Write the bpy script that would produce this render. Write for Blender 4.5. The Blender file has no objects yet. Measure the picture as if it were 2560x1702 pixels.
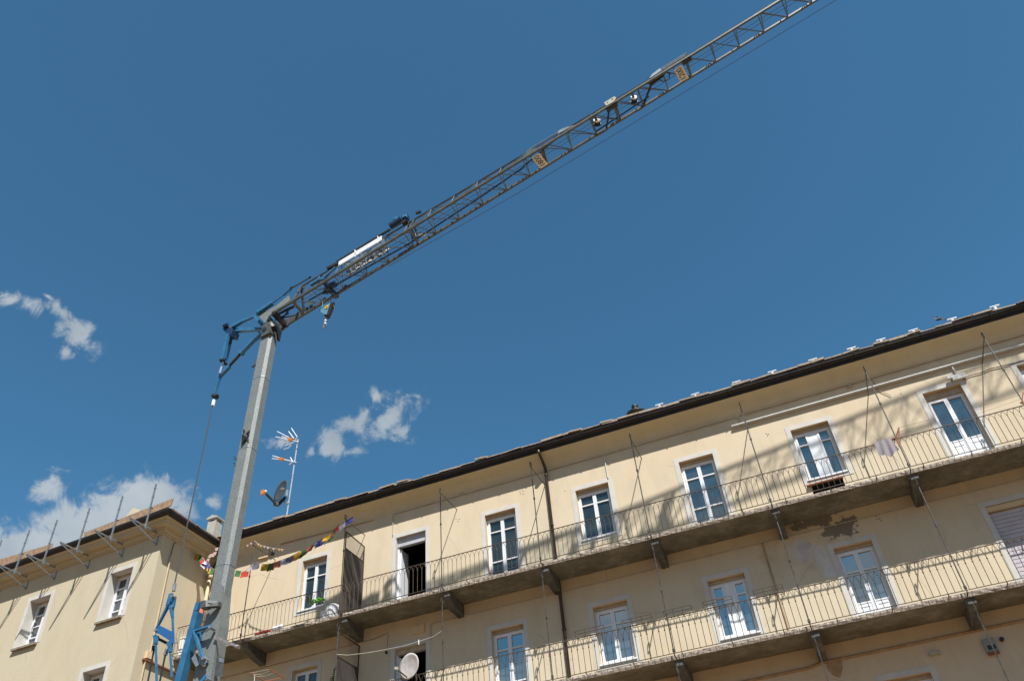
import bpy, math, random
from mathutils import Vector as V, Matrix, Euler
R = math.radians
random.seed(7)
SC = bpy.context.scene
COL = SC.collection
# ------------------------------------------------------------------ camera
CAM = V((0, 0, 1.6)); FPX = 2038.5
ROT = Matrix.Rotation(R(18.72), 3, 'Z') @ Matrix.Rotation(R(131.23), 3, 'X') @ Matrix.Rotation(R(-5.52), 3, 'Z')
cd = bpy.data.cameras.new("camera"); co = bpy.data.objects.new("camera", cd); COL.objects.link(co)
cd.sensor_width = 36; cd.lens = FPX/2560*36; cd.clip_end = 5000; cd.clip_start = .1
co.location = CAM; co.rotation_euler = ROT.to_euler(); SC.camera = co
# ------------------------------------------------------------------ light
SUN = V((.86, -1.25, 2.12)).normalized()
sl = bpy.data.lights.new("sun", 'SUN'); sl.energy = 5.0; sl.angle = R(.55); sl.color = (1, .975, .945)
so = bpy.data.objects.new("sun", sl); COL.objects.link(so); so.rotation_euler = SUN.to_track_quat('Z', 'Y').to_euler()
SC.view_settings.view_transform = 'Standard'; SC.view_settings.look = 'None'
SC.view_settings.gamma = 1; SC.view_settings.exposure = .55
SC.cycles.max_bounces = 6


def ray(px, py):
    return ROT @ V(((px-1280)/FPX, -(py-851)/FPX, -1))


def at(px, py, Y):                       # measured photo point (2560 wide) -> metres on the plane y = Y
    d = ray(px, py); return CAM + d*((Y-CAM.y)/d.y)


def atx(px, py, X):
    d = ray(px, py); return CAM + d*((X-CAM.x)/d.x)


W_ = bpy.data.worlds.new("World"); SC.world = W_; W_.use_nodes = True
nt = W_.node_tree; N = nt.nodes; L = nt.links
for n in list(N): N.remove(n)


def nd(t, **k):
    n = N.new(t)
    for a, b in k.items(): setattr(n, a, b)
    return n


def vm(op, a, b=None):
    n = nd('ShaderNodeVectorMath', operation=op)
    for i, x in enumerate((a, b)):
        if x is None: continue
        if hasattr(x, 'links'): L.new(x, n.inputs[i])
        else: n.inputs[i].default_value = x
    return n.outputs['Value'] if op in ('DOT_PRODUCT', 'LENGTH') else n.outputs['Vector']


def mt(op, a, b=0., c=0.):
    n = nd('ShaderNodeMath', operation=op)
    for i, x in enumerate((a, b, c)):
        if hasattr(x, 'links'): L.new(x, n.inputs[i])
        else: n.inputs[i].default_value = x
    return n.outputs[0]


sky = nd('ShaderNodeTexSky', sky_type='NISHITA', sun_disc=False)
sky.sun_elevation = math.asin(SUN.z); sky.sun_rotation = math.atan2(SUN.x, SUN.y)
sky.altitude = 600; sky.air_density = 1.0; sky.dust_density = .2; sky.ozone_density = 2.2
hs = nd('ShaderNodeHueSaturation'); hs.inputs['Saturation'].default_value = 1.0; L.new(sky.outputs[0], hs.inputs['Color'])
SKYT = nd('ShaderNodeMixRGB', blend_type='MULTIPLY'); SKYT.inputs[0].default_value = 1
SKYT.inputs[2].default_value = (.74, 1.36, 1.42, 1); L.new(hs.outputs[0], SKYT.inputs[1])
tc = nd('ShaderNodeTexCoord'); D0 = tc.outputs['Generated']
n1 = nd('ShaderNodeTexNoise'); n1.inputs['Scale'].default_value = 26; n1.inputs['Detail'].default_value = 9
n1.inputs['Roughness'].default_value = .68; n1.inputs['Distortion'].default_value = .45; L.new(D0, n1.inputs['Vector'])
n2 = nd('ShaderNodeTexNoise'); n2.inputs['Scale'].default_value = 60; n2.inputs['Detail'].default_value = 6; L.new(D0, n2.inputs['Vector'])
n3 = nd('ShaderNodeTexNoise'); n3.inputs['Scale'].default_value = 9; n3.inputs['Detail'].default_value = 5; L.new(D0, n3.inputs['Vector'])
# sky directions of the clouds: (x, y, half length, half height, tilt, density)
CLOUDS = [(195, 838, 48, 30, 50, 1.0), (150, 778, 40, 18, 50, .85), (75, 765, 28, 30, -60, .75), (25, 748, 36, 20, 0, .6), (165, 880, 22, 22, 0, .6),
          (120, 742, 30, 9, 40, .5),
          (985, 1035, 75, 34, -35, .95), (1005, 1080, 34, 26, 20, .9), (895, 1050, 60, 26, -30, .95), (830, 1110, 34, 40, 30, .9),
          (940, 990, 24, 20, 50, .8), (780, 1125, 16, 20, 0, .6), (1040, 990, 34, 14, 20, .55), (700, 1105, 46, 16, -10, .62), (880, 1130, 50, 16, 0, .55),
          
          (112, 1218, 34, 42, 80, .95), (90, 1300, 60, 34, 0, .5),
          (60, 1378, 100, 46, -35, 1.5), (215, 1318, 100, 46, -25, 1.6), (160, 1362, 140, 50, -25, 1.7), (300, 1280, 90, 46, -10, 1.6),
          (385, 1250, 56, 32, 15, 1.7), (365, 1265, 80, 40, 5, 1.7), (20, 1405, 90, 60, 0, 1.7), (410, 1266, 40, 24, 10, 1.3),
          (532, 1250, 26, 28, 20, .62), (-5, 1335, 24, 24, 0, 1.0)]
acc = None
for (cx, cy, a, b, th, den) in CLOUDS:
    c = ray(cx, cy); c.normalize(); th = R(th)
    e1 = ray(cx+50*math.cos(th), cy+50*math.sin(th)).normalized()-c; e2 = ray(cx-50*math.sin(th), cy+50*math.cos(th)).normalized()-c
    k = 50.
    A = e1*(k/a/e1.length_squared)/1.35; B = e2*(k/b/e2.length_squared)/1.35
    A *= 1; B *= 1
    dv = vm('SUBTRACT', D0, tuple(c))
    u = vm('DOT_PRODUCT', dv, tuple(A)); v = vm('DOT_PRODUCT', dv, tuple(B))
    u = mt('DIVIDE', u, k/50*1.0); v = mt('DIVIDE', v, k/50*1.0)
    r2 = mt('ADD', mt('MULTIPLY', u, u), mt('MULTIPLY', v, v))
    f = mt('SUBTRACT', 1.0, mt('SQRT', r2))
    f = mt('MAXIMUM', f, -3.0)
    f = mt('MULTIPLY', f, 1.0)
    f = mt('SUBTRACT', f, (1.0-den)*.75)
    acc = f if acc is None else mt('MAXIMUM', acc, f)
nn = mt('SUBTRACT', n1.outputs['Fac'], .5)
fld = mt('ADD', acc, mt('MULTIPLY', nn, 3.4))
fld = mt('ADD', fld, mt('MULTIPLY', mt('SUBTRACT', n2.outputs['Fac'], .5), .8))
fac = nd('ShaderNodeMapRange', interpolation_type='SMOOTHERSTEP'); L.new(fld, fac.inputs[0])
fac.inputs[1].default_value = -.1; fac.inputs[2].default_value = .9; fac.inputs[4].default_value = .95
sp = nd('ShaderNodeSeparateXYZ'); L.new(D0, sp.inputs[0])
n4 = nd('ShaderNodeTexNoise'); n4.inputs['Scale'].default_value = 5; n4.inputs['Detail'].default_value = 8; n4.inputs['Roughness'].default_value = .6; L.new(D0, n4.inputs['Vector'])
b1_ = nd('ShaderNodeMapRange', interpolation_type='SMOOTHERSTEP'); L.new(n4.outputs['Fac'], b1_.inputs[0]); b1_.inputs[1].default_value = .47; b1_.inputs[2].default_value = .66
b2_ = nd('ShaderNodeMapRange'); L.new(sp.outputs[1], b2_.inputs[0]); b2_.inputs[1].default_value = -.15; b2_.inputs[2].default_value = -.45; b2_.inputs[4].default_value = .8
FAC = mt('MAXIMUM', fac.outputs[0], mt('MULTIPLY', b1_.outputs[0], b2_.outputs[0]))
bg = nd('ShaderNodeBackground'); bg.inputs[1].default_value = .064
L.new(SKYT.outputs[0], bg.inputs[0])
cc = nd('ShaderNodeMapRange'); L.new(n3.outputs['Fac'], cc.inputs[0]); cc.inputs[1].default_value = .35; cc.inputs[2].default_value = .65
cmix = nd('ShaderNodeMixRGB'); L.new(cc.outputs[0], cmix.inputs[0]); cmix.inputs[1].default_value = (.28, .335, .39, 1); cmix.inputs[2].default_value = (.42, .47, .51, 1)
bgc = nd('ShaderNodeBackground'); L.new(cmix.outputs[0], bgc.inputs[0]); bgc.inputs[1].default_value = .85
ms = nd('ShaderNodeMixShader'); L.new(FAC, ms.inputs[0]); L.new(bg.outputs[0], ms.inputs[1]); L.new(bgc.outputs[0], ms.inputs[2])
wo = nd('ShaderNodeOutputWorld'); L.new(ms.outputs[0], wo.inputs[0])

# ------------------------------------------------------------------ materials


class Mat:
    def __init__(s, name):
        s.m = bpy.data.materials.new(name); s.m.use_nodes = True; s.t = s.m.node_tree
        s.b = s.t.nodes['Principled BSDF']; s.geo = None

    def pos(s, scale=(1, 1, 1)):
        g = s.t.nodes.new('ShaderNodeNewGeometry'); m = s.t.nodes.new('ShaderNodeMapping'); m.inputs['Scale'].default_value = scale
        s.t.links.new(g.outputs['Position'], m.inputs['Vector']); return m.outputs[0]

    def noise(s, sc, det=4, rough=.55, scale=(1, 1, 1), dist=0):
        n = s.t.nodes.new('ShaderNodeTexNoise'); n.inputs['Scale'].default_value = sc; n.inputs['Detail'].default_value = det
        n.inputs['Roughness'].default_value = rough; n.inputs['Distortion'].default_value = dist
        s.t.links.new(s.pos(scale), n.inputs['Vector']); return n.outputs['Fac']

    def rng(s, x, a, b, c=0, d=1):
        n = s.t.nodes.new('ShaderNodeMapRange'); s.t.links.new(x, n.inputs[0])
        for i, q in enumerate((a, b, c, d)): n.inputs[i+1].default_value = q
        return n.outputs[0]

    def mix(s, f, a, b, mode='MIX'):
        n = s.t.nodes.new('ShaderNodeMixRGB'); n.blend_type = mode
        for i, q in enumerate((f, a, b)):
            if hasattr(q, 'links'): s.t.links.new(q, n.inputs[i])
            elif i == 0: n.inputs[0].default_value = q
            else: n.inputs[i].default_value = (*q, 1) if len(q) == 3 else q
        return n.outputs[0]

    def math(s, op, a, b=0.):
        n = s.t.nodes.new('ShaderNodeMath'); n.operation = op
        for i, q in enumerate((a, b)):
            if hasattr(q, 'links'): s.t.links.new(q, n.inputs[i])
            else: n.inputs[i].default_value = q
        return n.outputs[0]

    def col(s, c):
        if hasattr(c, 'links'): s.t.links.new(c, s.b.inputs['Base Color'])
        else: s.b.inputs['Base Color'].default_value = (*c, 1)

    def rough(s, c):
        if hasattr(c, 'links'): s.t.links.new(c, s.b.inputs['Roughness'])
        else: s.b.inputs['Roughness'].default_value = c

    def bump(s, h, st=.3, dist=.01):
        n = s.t.nodes.new('ShaderNodeBump'); n.inputs['Strength'].default_value = st; n.inputs['Distance'].default_value = dist
        s.t.links.new(h, n.inputs['Height']); s.t.links.new(n.outputs[0], s.b.inputs['Normal'])


def sh(x): return tuple(((c/255+.055)/1.055)**2.4 if c > 10 else c/255/12.92 for c in x)


def paint(name, c, c2=None, sc=3, r=.5, metal=0, bump=0, det=4):
    M = Mat(name); c2 = c2 or tuple(x*.8 for x in c); c = tuple(x*.78 for x in c); c2 = tuple(x*.78 for x in c2)
    f = M.rng(M.noise(sc, det), .35, .65)
    M.col(M.mix(f, c, c2)); M.rough(r); M.b.inputs['Metallic'].default_value = metal
    if bump: M.bump(M.noise(sc*6, 3), bump)
    return M.m


def plaster(name, base, warm, stain, amt=.5):
    M = Mat(name)
    a = M.rng(M.noise(.35, 5, .6), .35, .68)
    b = M.rng(M.noise(2.2, 6, .65, (1, 1, .35)), .42, .75)
    c = M.rng(M.noise(9, 5, .7), .5, .8)
    k = M.mix(M.math('MULTIPLY', a, .6), base, warm)
    k = M.mix(M.math('MULTIPLY', b, amt*.42), k, stain)
    k = M.mix(M.math('MULTIPLY', c, amt*.22), k, tuple(x*.72 for x in base))
    # rain streaks
    st = M.rng(M.noise(1.6, 6, .7, (3.2, 3.2, .16)), .58, .80)
    k = M.mix(M.math('MULTIPLY', st, amt*.35), k, stain)
    v = M.t.nodes.new('ShaderNodeTexVoronoi'); v.feature = 'DISTANCE_TO_EDGE'; v.inputs['Scale'].default_value = .33
    dn = M.t.nodes.new('ShaderNodeTexNoise'); dn.inputs['Scale'].default_value = 2.2; dn.inputs['Detail'].default_value = 6
    p0 = M.pos(); M.t.links.new(p0, dn.inputs['Vector'])
    M.t.links.new(M.mix(.22, p0, dn.outputs['Color'], 'ADD'), v.inputs['Vector'])
    cr = M.math('MULTIPLY', M.rng(v.outputs['Distance'], .0, .004, 1, 0), M.rng(M.noise(.8, 3), .50, .62))
    k = M.mix(M.math('MULTIPLY', cr, .55), k, (.20, .16, .11))
    return M, k


WALLC = (.61, .515, .365)
M, k = plaster('cream plaster', WALLC, (.605, .48, .315), (.38, .315, .215), .7)
# patches where the render has fallen away, fixed on the wall near the lower floor's sixth bay


def ell(M, cx, cz, rx, rz):
    g = M.t.nodes.new('ShaderNodeNewGeometry'); s = M.t.nodes.new('ShaderNodeSeparateXYZ'); M.t.links.new(g.outputs['Position'], s.inputs[0])
    a = M.math('DIVIDE', M.math('SUBTRACT', s.outputs[0], cx), rx); b = M.math('DIVIDE', M.math('SUBTRACT', s.outputs[2], cz), rz)
    d = M.math('SQRT', M.math('ADD', M.math('MULTIPLY', a, a), M.math('MULTIPLY', b, b)))
    return M.math('SUBTRACT', 1.0, d)


nz = M.math('MULTIPLY', M.math('SUBTRACT', M.noise(2.6, 7, .68), .5), 3.2)
pA = None
for e in ((1.40, 11.68, .60, .27), (.70, 12.0, .85, .20), (.28, 11.42, .30, .13)):
    q = ell(M, *e); pA = q if pA is None else M.math('MAXIMUM', pA, q)
fA = M.rng(M.math('ADD', pA, nz), .12, .25)
k = M.mix(fA, k, M.mix(M.noise(14, 4), (.13, .125, .10), (.24, .22, .17)))
pB = None
for e in ((.62, 11.1, .24, .50), (.72, 10.6, .20, .30), (.42, 11.35, .22, .12), (.66, 10.9, .2, .2), (.2, 11.3, .5, .4)):
    q = ell(M, *e); pB = q if pB is None else M.math('MAXIMUM', pB, q)
fB = M.rng(M.math('ADD', pB, nz), .10, .40, 0, .8)
k = M.mix(fB, k, (.60, .58, .58))
pC = ell(M, .2, 11.2, 1.6, 1.0)
k = M.mix(M.rng(M.math('ADD', pC, nz), .4, 1.3, 0, .55), k, (.33, .25, .16))
M.col(k); M.rough(.9); M.bump(M.noise(18, 5, .7), .35, .012); m_wall = M.m
M, k = plaster('pale plaster', (.525, .46, .325), (.51, .43, .285), (.36, .31, .225), .6); M.col(k); M.rough(.9); M.bump(M.noise(14, 5, .7), .4, .012); m_wall2 = M.m
M, k = plaster('soffit plaster', (.62, .55, .38), (.58, .49, .30), (.36, .31, .22), .6); M.col(k); M.rough(.9); M.bump(M.noise(10, 4), .3); m_soff = M.m
M, k = plaster('cornice plaster', (.50, .44, .30), (.48, .38, .22), (.36, .31, .21), .6); M.col(k); M.rough(.9); M.bump(M.noise(10, 4), .3); m_corn = M.m
m_surr = paint('window surround plaster', (.74, .71, .64), (.66, .63, .56), 3, .85, bump=.2)
m_reveal = paint('window reveal plaster', (.86, .66, .40), (.76, .57, .34), 4, .9)
# concrete of the balconies
M = Mat('weathered concrete')
a = M.rng(M.noise(1.4, 7, .7), .38, .62); b = M.rng(M.noise(7, 6, .7), .4, .7); c = M.rng(M.noise(.9, 5, .6, (1, 3, 1)), .45, .68)
k = M.mix(a, (.135, .12, .08), (.29, .27, .215)); k = M.mix(M.math('MULTIPLY', b, .6), k, (.11, .10, .075))
k = M.mix(M.math('MULTIPLY', c, .5), k, (.13, .13, .10)); M.col(k); M.rough(.95); M.bump(M.noise(22, 6, .75), .9, .03); m_conc = M.m
M = Mat('crumbling slab edge')
k = M.mix(M.rng(M.noise(16, 6, .75), .38, .62), (.20, .17, .13), (.62, .55, .46)); M.col(M.mix(M.rng(M.noise(40, 4), .5, .62), k, (.34, .25, .19)))
M.rough(.95); M.bump(M.noise(30, 6, .8), 1, .04); m_edge = M.m
m_corbel = paint('stone corbel', (.17, .165, .15), (.10, .10, .09), 5, .9, bump=.6)
m_iron = paint('rusty wrought iron', (.085, .062, .045), (.13, .09, .06), 12, .6, .3)
m_pole = paint('grey painted iron rod', (.14, .13, .115), (.07, .06, .05), 8, .5, .3)
m_gutter = paint('dark brown sheet metal', (.018, .014, .011), (.035, .026, .02), 4, .5, .3)
m_pipe = paint('brown drainpipe', (.05, .03, .022), (.08, .05, .04), 3, .4, .2)
m_white = paint('white window paint', (.96, .97, .98), (.88, .89, .91), 6, .45)
m_wpipe = paint('white plastic conduit', (.80, .79, .74), (.68, .66, .60), 5, .5)
m_cond = paint('painted conduit', (.58, .55, .44), (.45, .42, .33), 5, .7)
m_rustpipe = paint('rusty gas pipe', (.42, .24, .12), (.50, .38, .22), 6, .8)
m_sbox = paint('beige shutter casing', (.60, .50, .35), (.48, .38, .26), 5, .6)
m_sboxw = paint('grey shutter casing', (.60, .60, .62), (.5, .5, .52), 5, .6)
m_slat = paint('pale rolling shutter', (.66, .60, .62), (.58, .52, .54), 4, .6)
m_sill = paint('stone sill', (.36, .31, .22), (.22, .18, .13), 10, .9, bump=.5)
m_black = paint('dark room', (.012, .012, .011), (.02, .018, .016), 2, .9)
m_curt = paint('net curtain', (.55, .55, .50), (.38, .38, .34), 9, .9)
m_roofm = paint('stone slate', (.30, .27, .22), (.52, .48, .40), 5, .9, bump=.8)
m_slateb = paint('pale stone slate', (.50, .42, .32), (.36, .26, .18), 9, .9, bump=.8)
m_galv0 = Mat('galvanised steel')
_g = m_galv0
f1 = _g.rng(_g.noise(24, 3, .6), .35, .65); f2 = _g.rng(_g.noise(3, 4), .3, .7)
_g.col(_g.mix(_g.math('MULTIPLY', f2, .4), _g.mix(f1, (.15, .168, .16), (.25, .268, .255)), (.14, .15, .135)))
_g.rough(_g.rng(_g.noise(20, 3), .3, .7, .42, .62)); _g.b.inputs['Metallic'].default_value = .12; m_galv = _g.m
m_galvd = paint('grey crane steel', (.135, .145, .13), (.08, .086, .076), 6, .45, .2)
m_galvl = paint('light zinc steel', (.36, .40, .42), (.25, .28, .30), 14, .45, .4)
m_lace = paint('grey lattice steel', (.22, .245, .25), (.14, .155, .16), 14, .4, .3)
m_blue = paint('blue crane paint', (.045, .20, .37), (.03, .14, .28), 5, .4)
m_blued = paint('dark blue crane paint', (.012, .05, .13), (.01, .035, .08), 5, .4)
m_rubber = paint('black rubber', (.015, .015, .015), (.03, .03, .03), 5, .6)
m_rope = paint('steel rope', (.20, .20, .19), (.12, .12, .11), 40, .4, .6)
m_blackst = paint('dark steel', (.05, .048, .042), (.03, .03, .028), 5, .5, .4)
m_board = paint('glossy white board', (1., 1., 1.), (.95, .96, .97), 1, .25)
m_panel = paint('grey sign panel', (.20, .23, .22), (.16, .18, .17), 4, .6)
m_plate = paint('cream load plate', (.95, .86, .70), (.85, .78, .64), 9, .6)
m_ink = paint('black lettering', (.015, .013, .012), (.02, .02, .02), 4, .6)
m_navy = paint('navy lettering', (.008, .035, .09), (.01, .03, .07), 4, .5)
m_yel = paint('yellow warning label', (.75, .55, .06), (.65, .45, .05), 10, .5)
m_red = paint('red label', (.6, .04, .02), None, 10, .5)
m_wood = paint('weathered plank', (.46, .32, .20), (.30, .18, .10), 9, .8, bump=.4)
m_alu = paint('bare aluminium', (.72, .74, .76), (.6, .62, .64), 20, .35, .4)
m_orange = paint('orange plastic', (.80, .26, .03), (.7, .2, .02), 6, .45)
m_dish = paint('slate grey dish', (.065, .08, .08), (.08, .095, .095), 3, .5)
m_dishw = paint('off white dish', (.62, .60, .58), (.50, .43, .36), 7, .5)
m_chim = paint('cement chimney', (.52, .49, .41), (.42, .39, .33), 6, .9, bump=.3)
m_green = paint('lime green plastic', (.10, .50, .03), (.20, .68, .06), 14, .4)
m_leaf = paint('green leaves', (.05, .10, .02), (.10, .18, .04), 30, .6)
m_brick = paint('terracotta', (.36, .14, .07), (.28, .11, .06), 6, .8)
m_screen = paint('dark privacy sheet', (.055, .05, .045), (.09, .075, .06), 1.8, .8, det=6)
m_mesh = paint('wire mesh', (.11, .09, .07), (.18, .14, .1), 20, .7)
m_cloth = {}
for nme, c in dict(red=(.62, .05, .03), yellow=(.80, .42, .03), green=(.05, .18, .05), white=(.62, .58, .62), blue=(.05, .06, .30), grey=(.20, .17, .22),
                   coral=(.75, .16, .08), pink=(.7, .5, .45)).items():
    m_cloth[nme] = paint(nme + ' cloth', c, tuple(x*.7 for x in c), 9, .9)
M = Mat('striped towel'); w = M.t.nodes.new('ShaderNodeTexWave'); w.inputs['Scale'].default_value = 9; w.inputs['Distortion'].default_value = 2
M.t.links.new(M.pos(), w.inputs['Vector']); M.col(M.mix(w.outputs['Fac'], (.34, .31, .32), (.22, .19, .20))); M.rough(.95); m_towel = M.m
m_ground = paint('warm bounce yard', (.225, .135, .065), (.16, .09, .045), .6, .95, bump=.3)  # yard is out of view; reddish colour chosen to bounce warm fill onto shaded walls


def glass(name, refl, tint, dark):
    M = Mat(name); t = M.t; t.nodes.remove(M.b)
    g = t.nodes.new('ShaderNodeBsdfGlossy'); g.inputs['Roughness'].default_value = .015; g.inputs['Color'].default_value = (*tint, 1)
    d = t.nodes.new('ShaderNodeBsdfDiffuse')
    nse = M.noise(1.7, 5, .6); t.links.new(M.mix(M.rng(nse, .4, .65), dark, tuple(x*1.8 for x in dark)), d.inputs[0])
    m = t.nodes.new('ShaderNodeMixShader'); m.inputs[0].default_value = refl
    bmp = t.nodes.new('ShaderNodeBump'); bmp.inputs['Strength'].default_value = .04; bmp.inputs['Distance'].default_value = .02
    t.links.new(M.noise(1.3, 2), bmp.inputs['Height']); t.links.new(bmp.outputs[0], g.inputs['Normal'])
    t.links.new(d.outputs[0], m.inputs[1]); t.links.new(g.outputs[0], m.inputs[2])
    t.links.new(m.outputs[0], t.nodes['Material Output'].inputs[0]); return M.m


m_glass = glass('window glass', .24, (1., .95, .84), (.026, .030, .033))
m_glassp = glass('pale window glass', .36, (1., .96, .90), (.045, .05, .045))
m_glassk = glass('dark screened glass', .10, (.8, .9, .9), (.018, .024, .022))
m_glassl = glass('old window glass', .22, (.85, .9, .95), (.035, .04, .04))

# ------------------------------------------------------------------ mesh helpers
ORG = {}


def origin(p):
    while p is not None and p.parent is not None: p = p.parent
    return ORG.get(p.name, V((0, 0, 0))) if p else V((0, 0, 0))


class MB:
    def __init__(s): s.v = []; s.f = []

    def add(s, vs, fs):
        o = len(s.v); s.v += [V(v) for v in vs]; s.f += [[o+i for i in f] for f in fs]; return s

    def box(s, x0, x1, y0, y1, z0, z1, fr=None):
        p = [V((x, y, z)) for z in (z0, z1) for y in (y0, y1) for x in (x0, x1)]
        if fr: p = [fr(*q) for q in p]
        return s.add(p, [(0, 2, 3, 1), (4, 5, 7, 6), (0, 1, 5, 4), (2, 6, 7, 3), (0, 4, 6, 2), (1, 3, 7, 5)])

    def bar(s, a, b, w, h=None, up=V((0, 0, 1)), w2=None, h2=None):
        a = V(a); b = V(b); h = h or w; w2 = w2 or w; h2 = h2 or (h if w2 == w else h*w2/w); d = (b-a).normalized()
        if abs(d.dot(up)) > .98: up = V((0, 1, 0))
        x = d.cross(up).normalized(); y = x.cross(d)
        p = []
        for q, ww, hh in ((a, w, h), (b, w2, h2)):
            p += [q-x*ww/2-y*hh/2, q+x*ww/2-y*hh/2, q+x*ww/2+y*hh/2, q-x*ww/2+y*hh/2]
        return s.add(p, [(0, 3, 2, 1), (4, 5, 6, 7), (0, 1, 5, 4), (1, 2, 6, 5), (2, 3, 7, 6), (3, 0, 4, 7)])

    def tube(s, pts, r, n=6, r2=None, cap=True):
        pts = [V(p) for p in pts]; m = len(pts); base = len(s.v)
        for i, p in enumerate(pts):
            d = (pts[min(i+1, m-1)]-pts[max(i-1, 0)]).normalized()
            up = V((0, 0, 1)) if abs(d.z) < .9 else V((0, 1, 0))
            x = d.cross(up).normalized(); y = x.cross(d)
            rr = r if r2 is None else r+(r2-r)*i/(m-1)
            for k in range(n):
                t = 2*math.pi*k/n; s.v.append(p+x*math.cos(t)*rr+y*math.sin(t)*rr)
        for i in range(m-1):
            for k in range(n):
                a = base+i*n+k; b = base+i*n+(k+1) % n; s.f.append([a, b, b+n, a+n])
        if cap:
            s.f.append([base+k for k in range(n)][::-1]); s.f.append([base+(m-1)*n+k for k in range(n)])
        return s

    def prism(s, poly, th):
        poly = [V(p) for p in poly]; th = V(th); n = len(poly)
        return s.add(poly+[p+th for p in poly], [list(range(n))[::-1], [n+i for i in range(n)]]+[(i, (i+1) % n, n+(i+1) % n, n+i) for i in range(n)])

    def ball(s, c, r, n=6, sq=(1, 1, 1)):
        c = V(c); vs = []; fs = []
        for i in range(n+1):
            ph = math.pi*i/n
            for k in range(n+2):
                t = 2*math.pi*k/(n+2); vs.append(c+V((r*sq[0]*math.sin(ph)*math.cos(t), r*sq[1]*math.sin(ph)*math.sin(t), r*sq[2]*math.cos(ph))))
        m = n+2
        for i in range(n):
            for k in range(m): fs.append((i*m+k, (i+1)*m+k, (i+1)*m+(k+1) % m, i*m+(k+1) % m))
        return s.add(vs, fs)

    def lathe(s, c, prof, n=12):
        c = V(c); vs = []; fs = []; m = len(prof)
        for r, z in prof:
            for k in range(n):
                t = 2*math.pi*k/n; vs.append(c+V((r*math.cos(t), r*math.sin(t), z)))
        for i in range(m-1):
            for k in range(n): fs.append((i*n+k, i*n+(k+1) % n, (i+1)*n+(k+1) % n, (i+1)*n+k))
        fs.append(list(range(n))[::-1]); fs.append([(m-1)*n+k for k in range(n)])
        return s.add(vs, fs)

    def build(s, name, mat, parent=None, smooth=False):
        me = bpy.data.meshes.new(name); o0 = origin(parent)
        me.from_pydata([tuple(v-o0) for v in s.v], [], s.f); me.validate(); me.update()
        for m in (mat if isinstance(mat, (list, tuple)) else [mat]): me.materials.append(m)
        if smooth:
            for p in me.polygons: p.use_smooth = True
        o = bpy.data.objects.new(name, me); COL.objects.link(o); o.parent = parent; return o


def tag(o, label, cat=None, group=None, kind=None):
    if label: o['label'] = label
    if cat: o['category'] = cat
    if group: o['group'] = group
    if kind: o['kind'] = kind
    return o


def thing(name, loc, label, cat, group=None):
    o = bpy.data.objects.new(name, None); COL.objects.link(o); o.location = loc; o.empty_display_size = .2
    ORG[o.name] = V(loc); return tag(o, label, cat, group)


def solo(mb, name, mat, label, cat, group=None):            # one-mesh thing
    c = V((0, 0, 0))
    for v in mb.v: c += v
    c /= len(mb.v); zz = min(v.z for v in mb.v); c.z = zz
    o = thing(name, c, label, cat, group); ORG[o.name] = c
    ob = mb.build(name, mat, None)
    for v in ob.data.vertices: v.co -= c
    ob.location = c; nm = o.name; bpy.data.objects.remove(o); ob.name = nm
    return tag(ob, label, cat, group)


def text_mesh(txt, size, fr, extrude=.002, mirror=False, sx=1.0, name='lettering', mat=None, parent=None):
    cu = bpy.data.curves.new('t', 'FONT'); cu.body = txt; cu.size = size; cu.extrude = extrude; cu.align_x = 'CENTER'; cu.align_y = 'CENTER'
    ob = bpy.data.objects.new('t', cu); COL.objects.link(ob); dg = bpy.context.evaluated_depsgraph_get(); dg.update()
    me = bpy.data.meshes.new_from_object(ob.evaluated_get(dg)); bpy.data.objects.remove(ob)
    mb = MB(); mb.add([fr(v.co.x*sx, v.co.y, v.co.z) for v in me.vertices], [list(p.vertices) for p in me.polygons])
    return mb.build(name, mat, parent)


# ------------------------------------------------------------------ ground
g = MB().add([(-2500, -2500, 0), (2500, -2500, 0), (2500, 2500, 0), (-2500, 2500, 0)], [(0, 1, 2, 3)]).build('ground', m_ground); g['kind'] = 'structure'

vs = []; fs = []; K = 120; rh = random.Random(4)  # unseen hill ring, added to block bright low sky and cut blue fill
hh = [rh.uniform(.17, .27) for _ in range(K)]
for i in range(K):
    t = 2*math.pi*i/K; h = (hh[i]+hh[i-1]+hh[(i+1) % K])/3
    for rr, z in ((1500, -2), (2200, 2200*h*.45), (3300, 3300*h), (4000, 3000*h)): vs.append((rr*math.cos(t), rr*math.sin(t), z))
for i in range(K):
    for j in range(3): a = i*4+j; b = ((i+1) % K)*4+j; fs.append((a, b, b+1, a+1))
h_ = MB().add(vs, fs).build('unseen_hill_ring', paint('unseen sky-blocking hillside', (.06, .07, .035), (.10, .09, .05), .01, .95), None, True); h_['kind'] = 'structure'
YW, YB = 22.0, 20.75
X0, X1 = -19.8, 12.5


def mainfr(x, y, z): return V((x, YW+y, z))          # y > 0 goes into the wall


PH = R(-3); LO = V((-19.8, 19.33, 0)); LX = V((math.cos(PH), math.sin(PH), 0)); LN = V((-math.sin(PH), math.cos(PH), 0))


def leftfr(x, y, z): return LO+LX*x+LN*y+V((0, 0, z))


def atl(px, py, dist=0):                             # on a plane `dist` metres in front of the left wing's face
    d = ray(px, py); n = -LN; t = n.dot(LO+n*dist-CAM)/n.dot(d); return CAM+d*t


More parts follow.
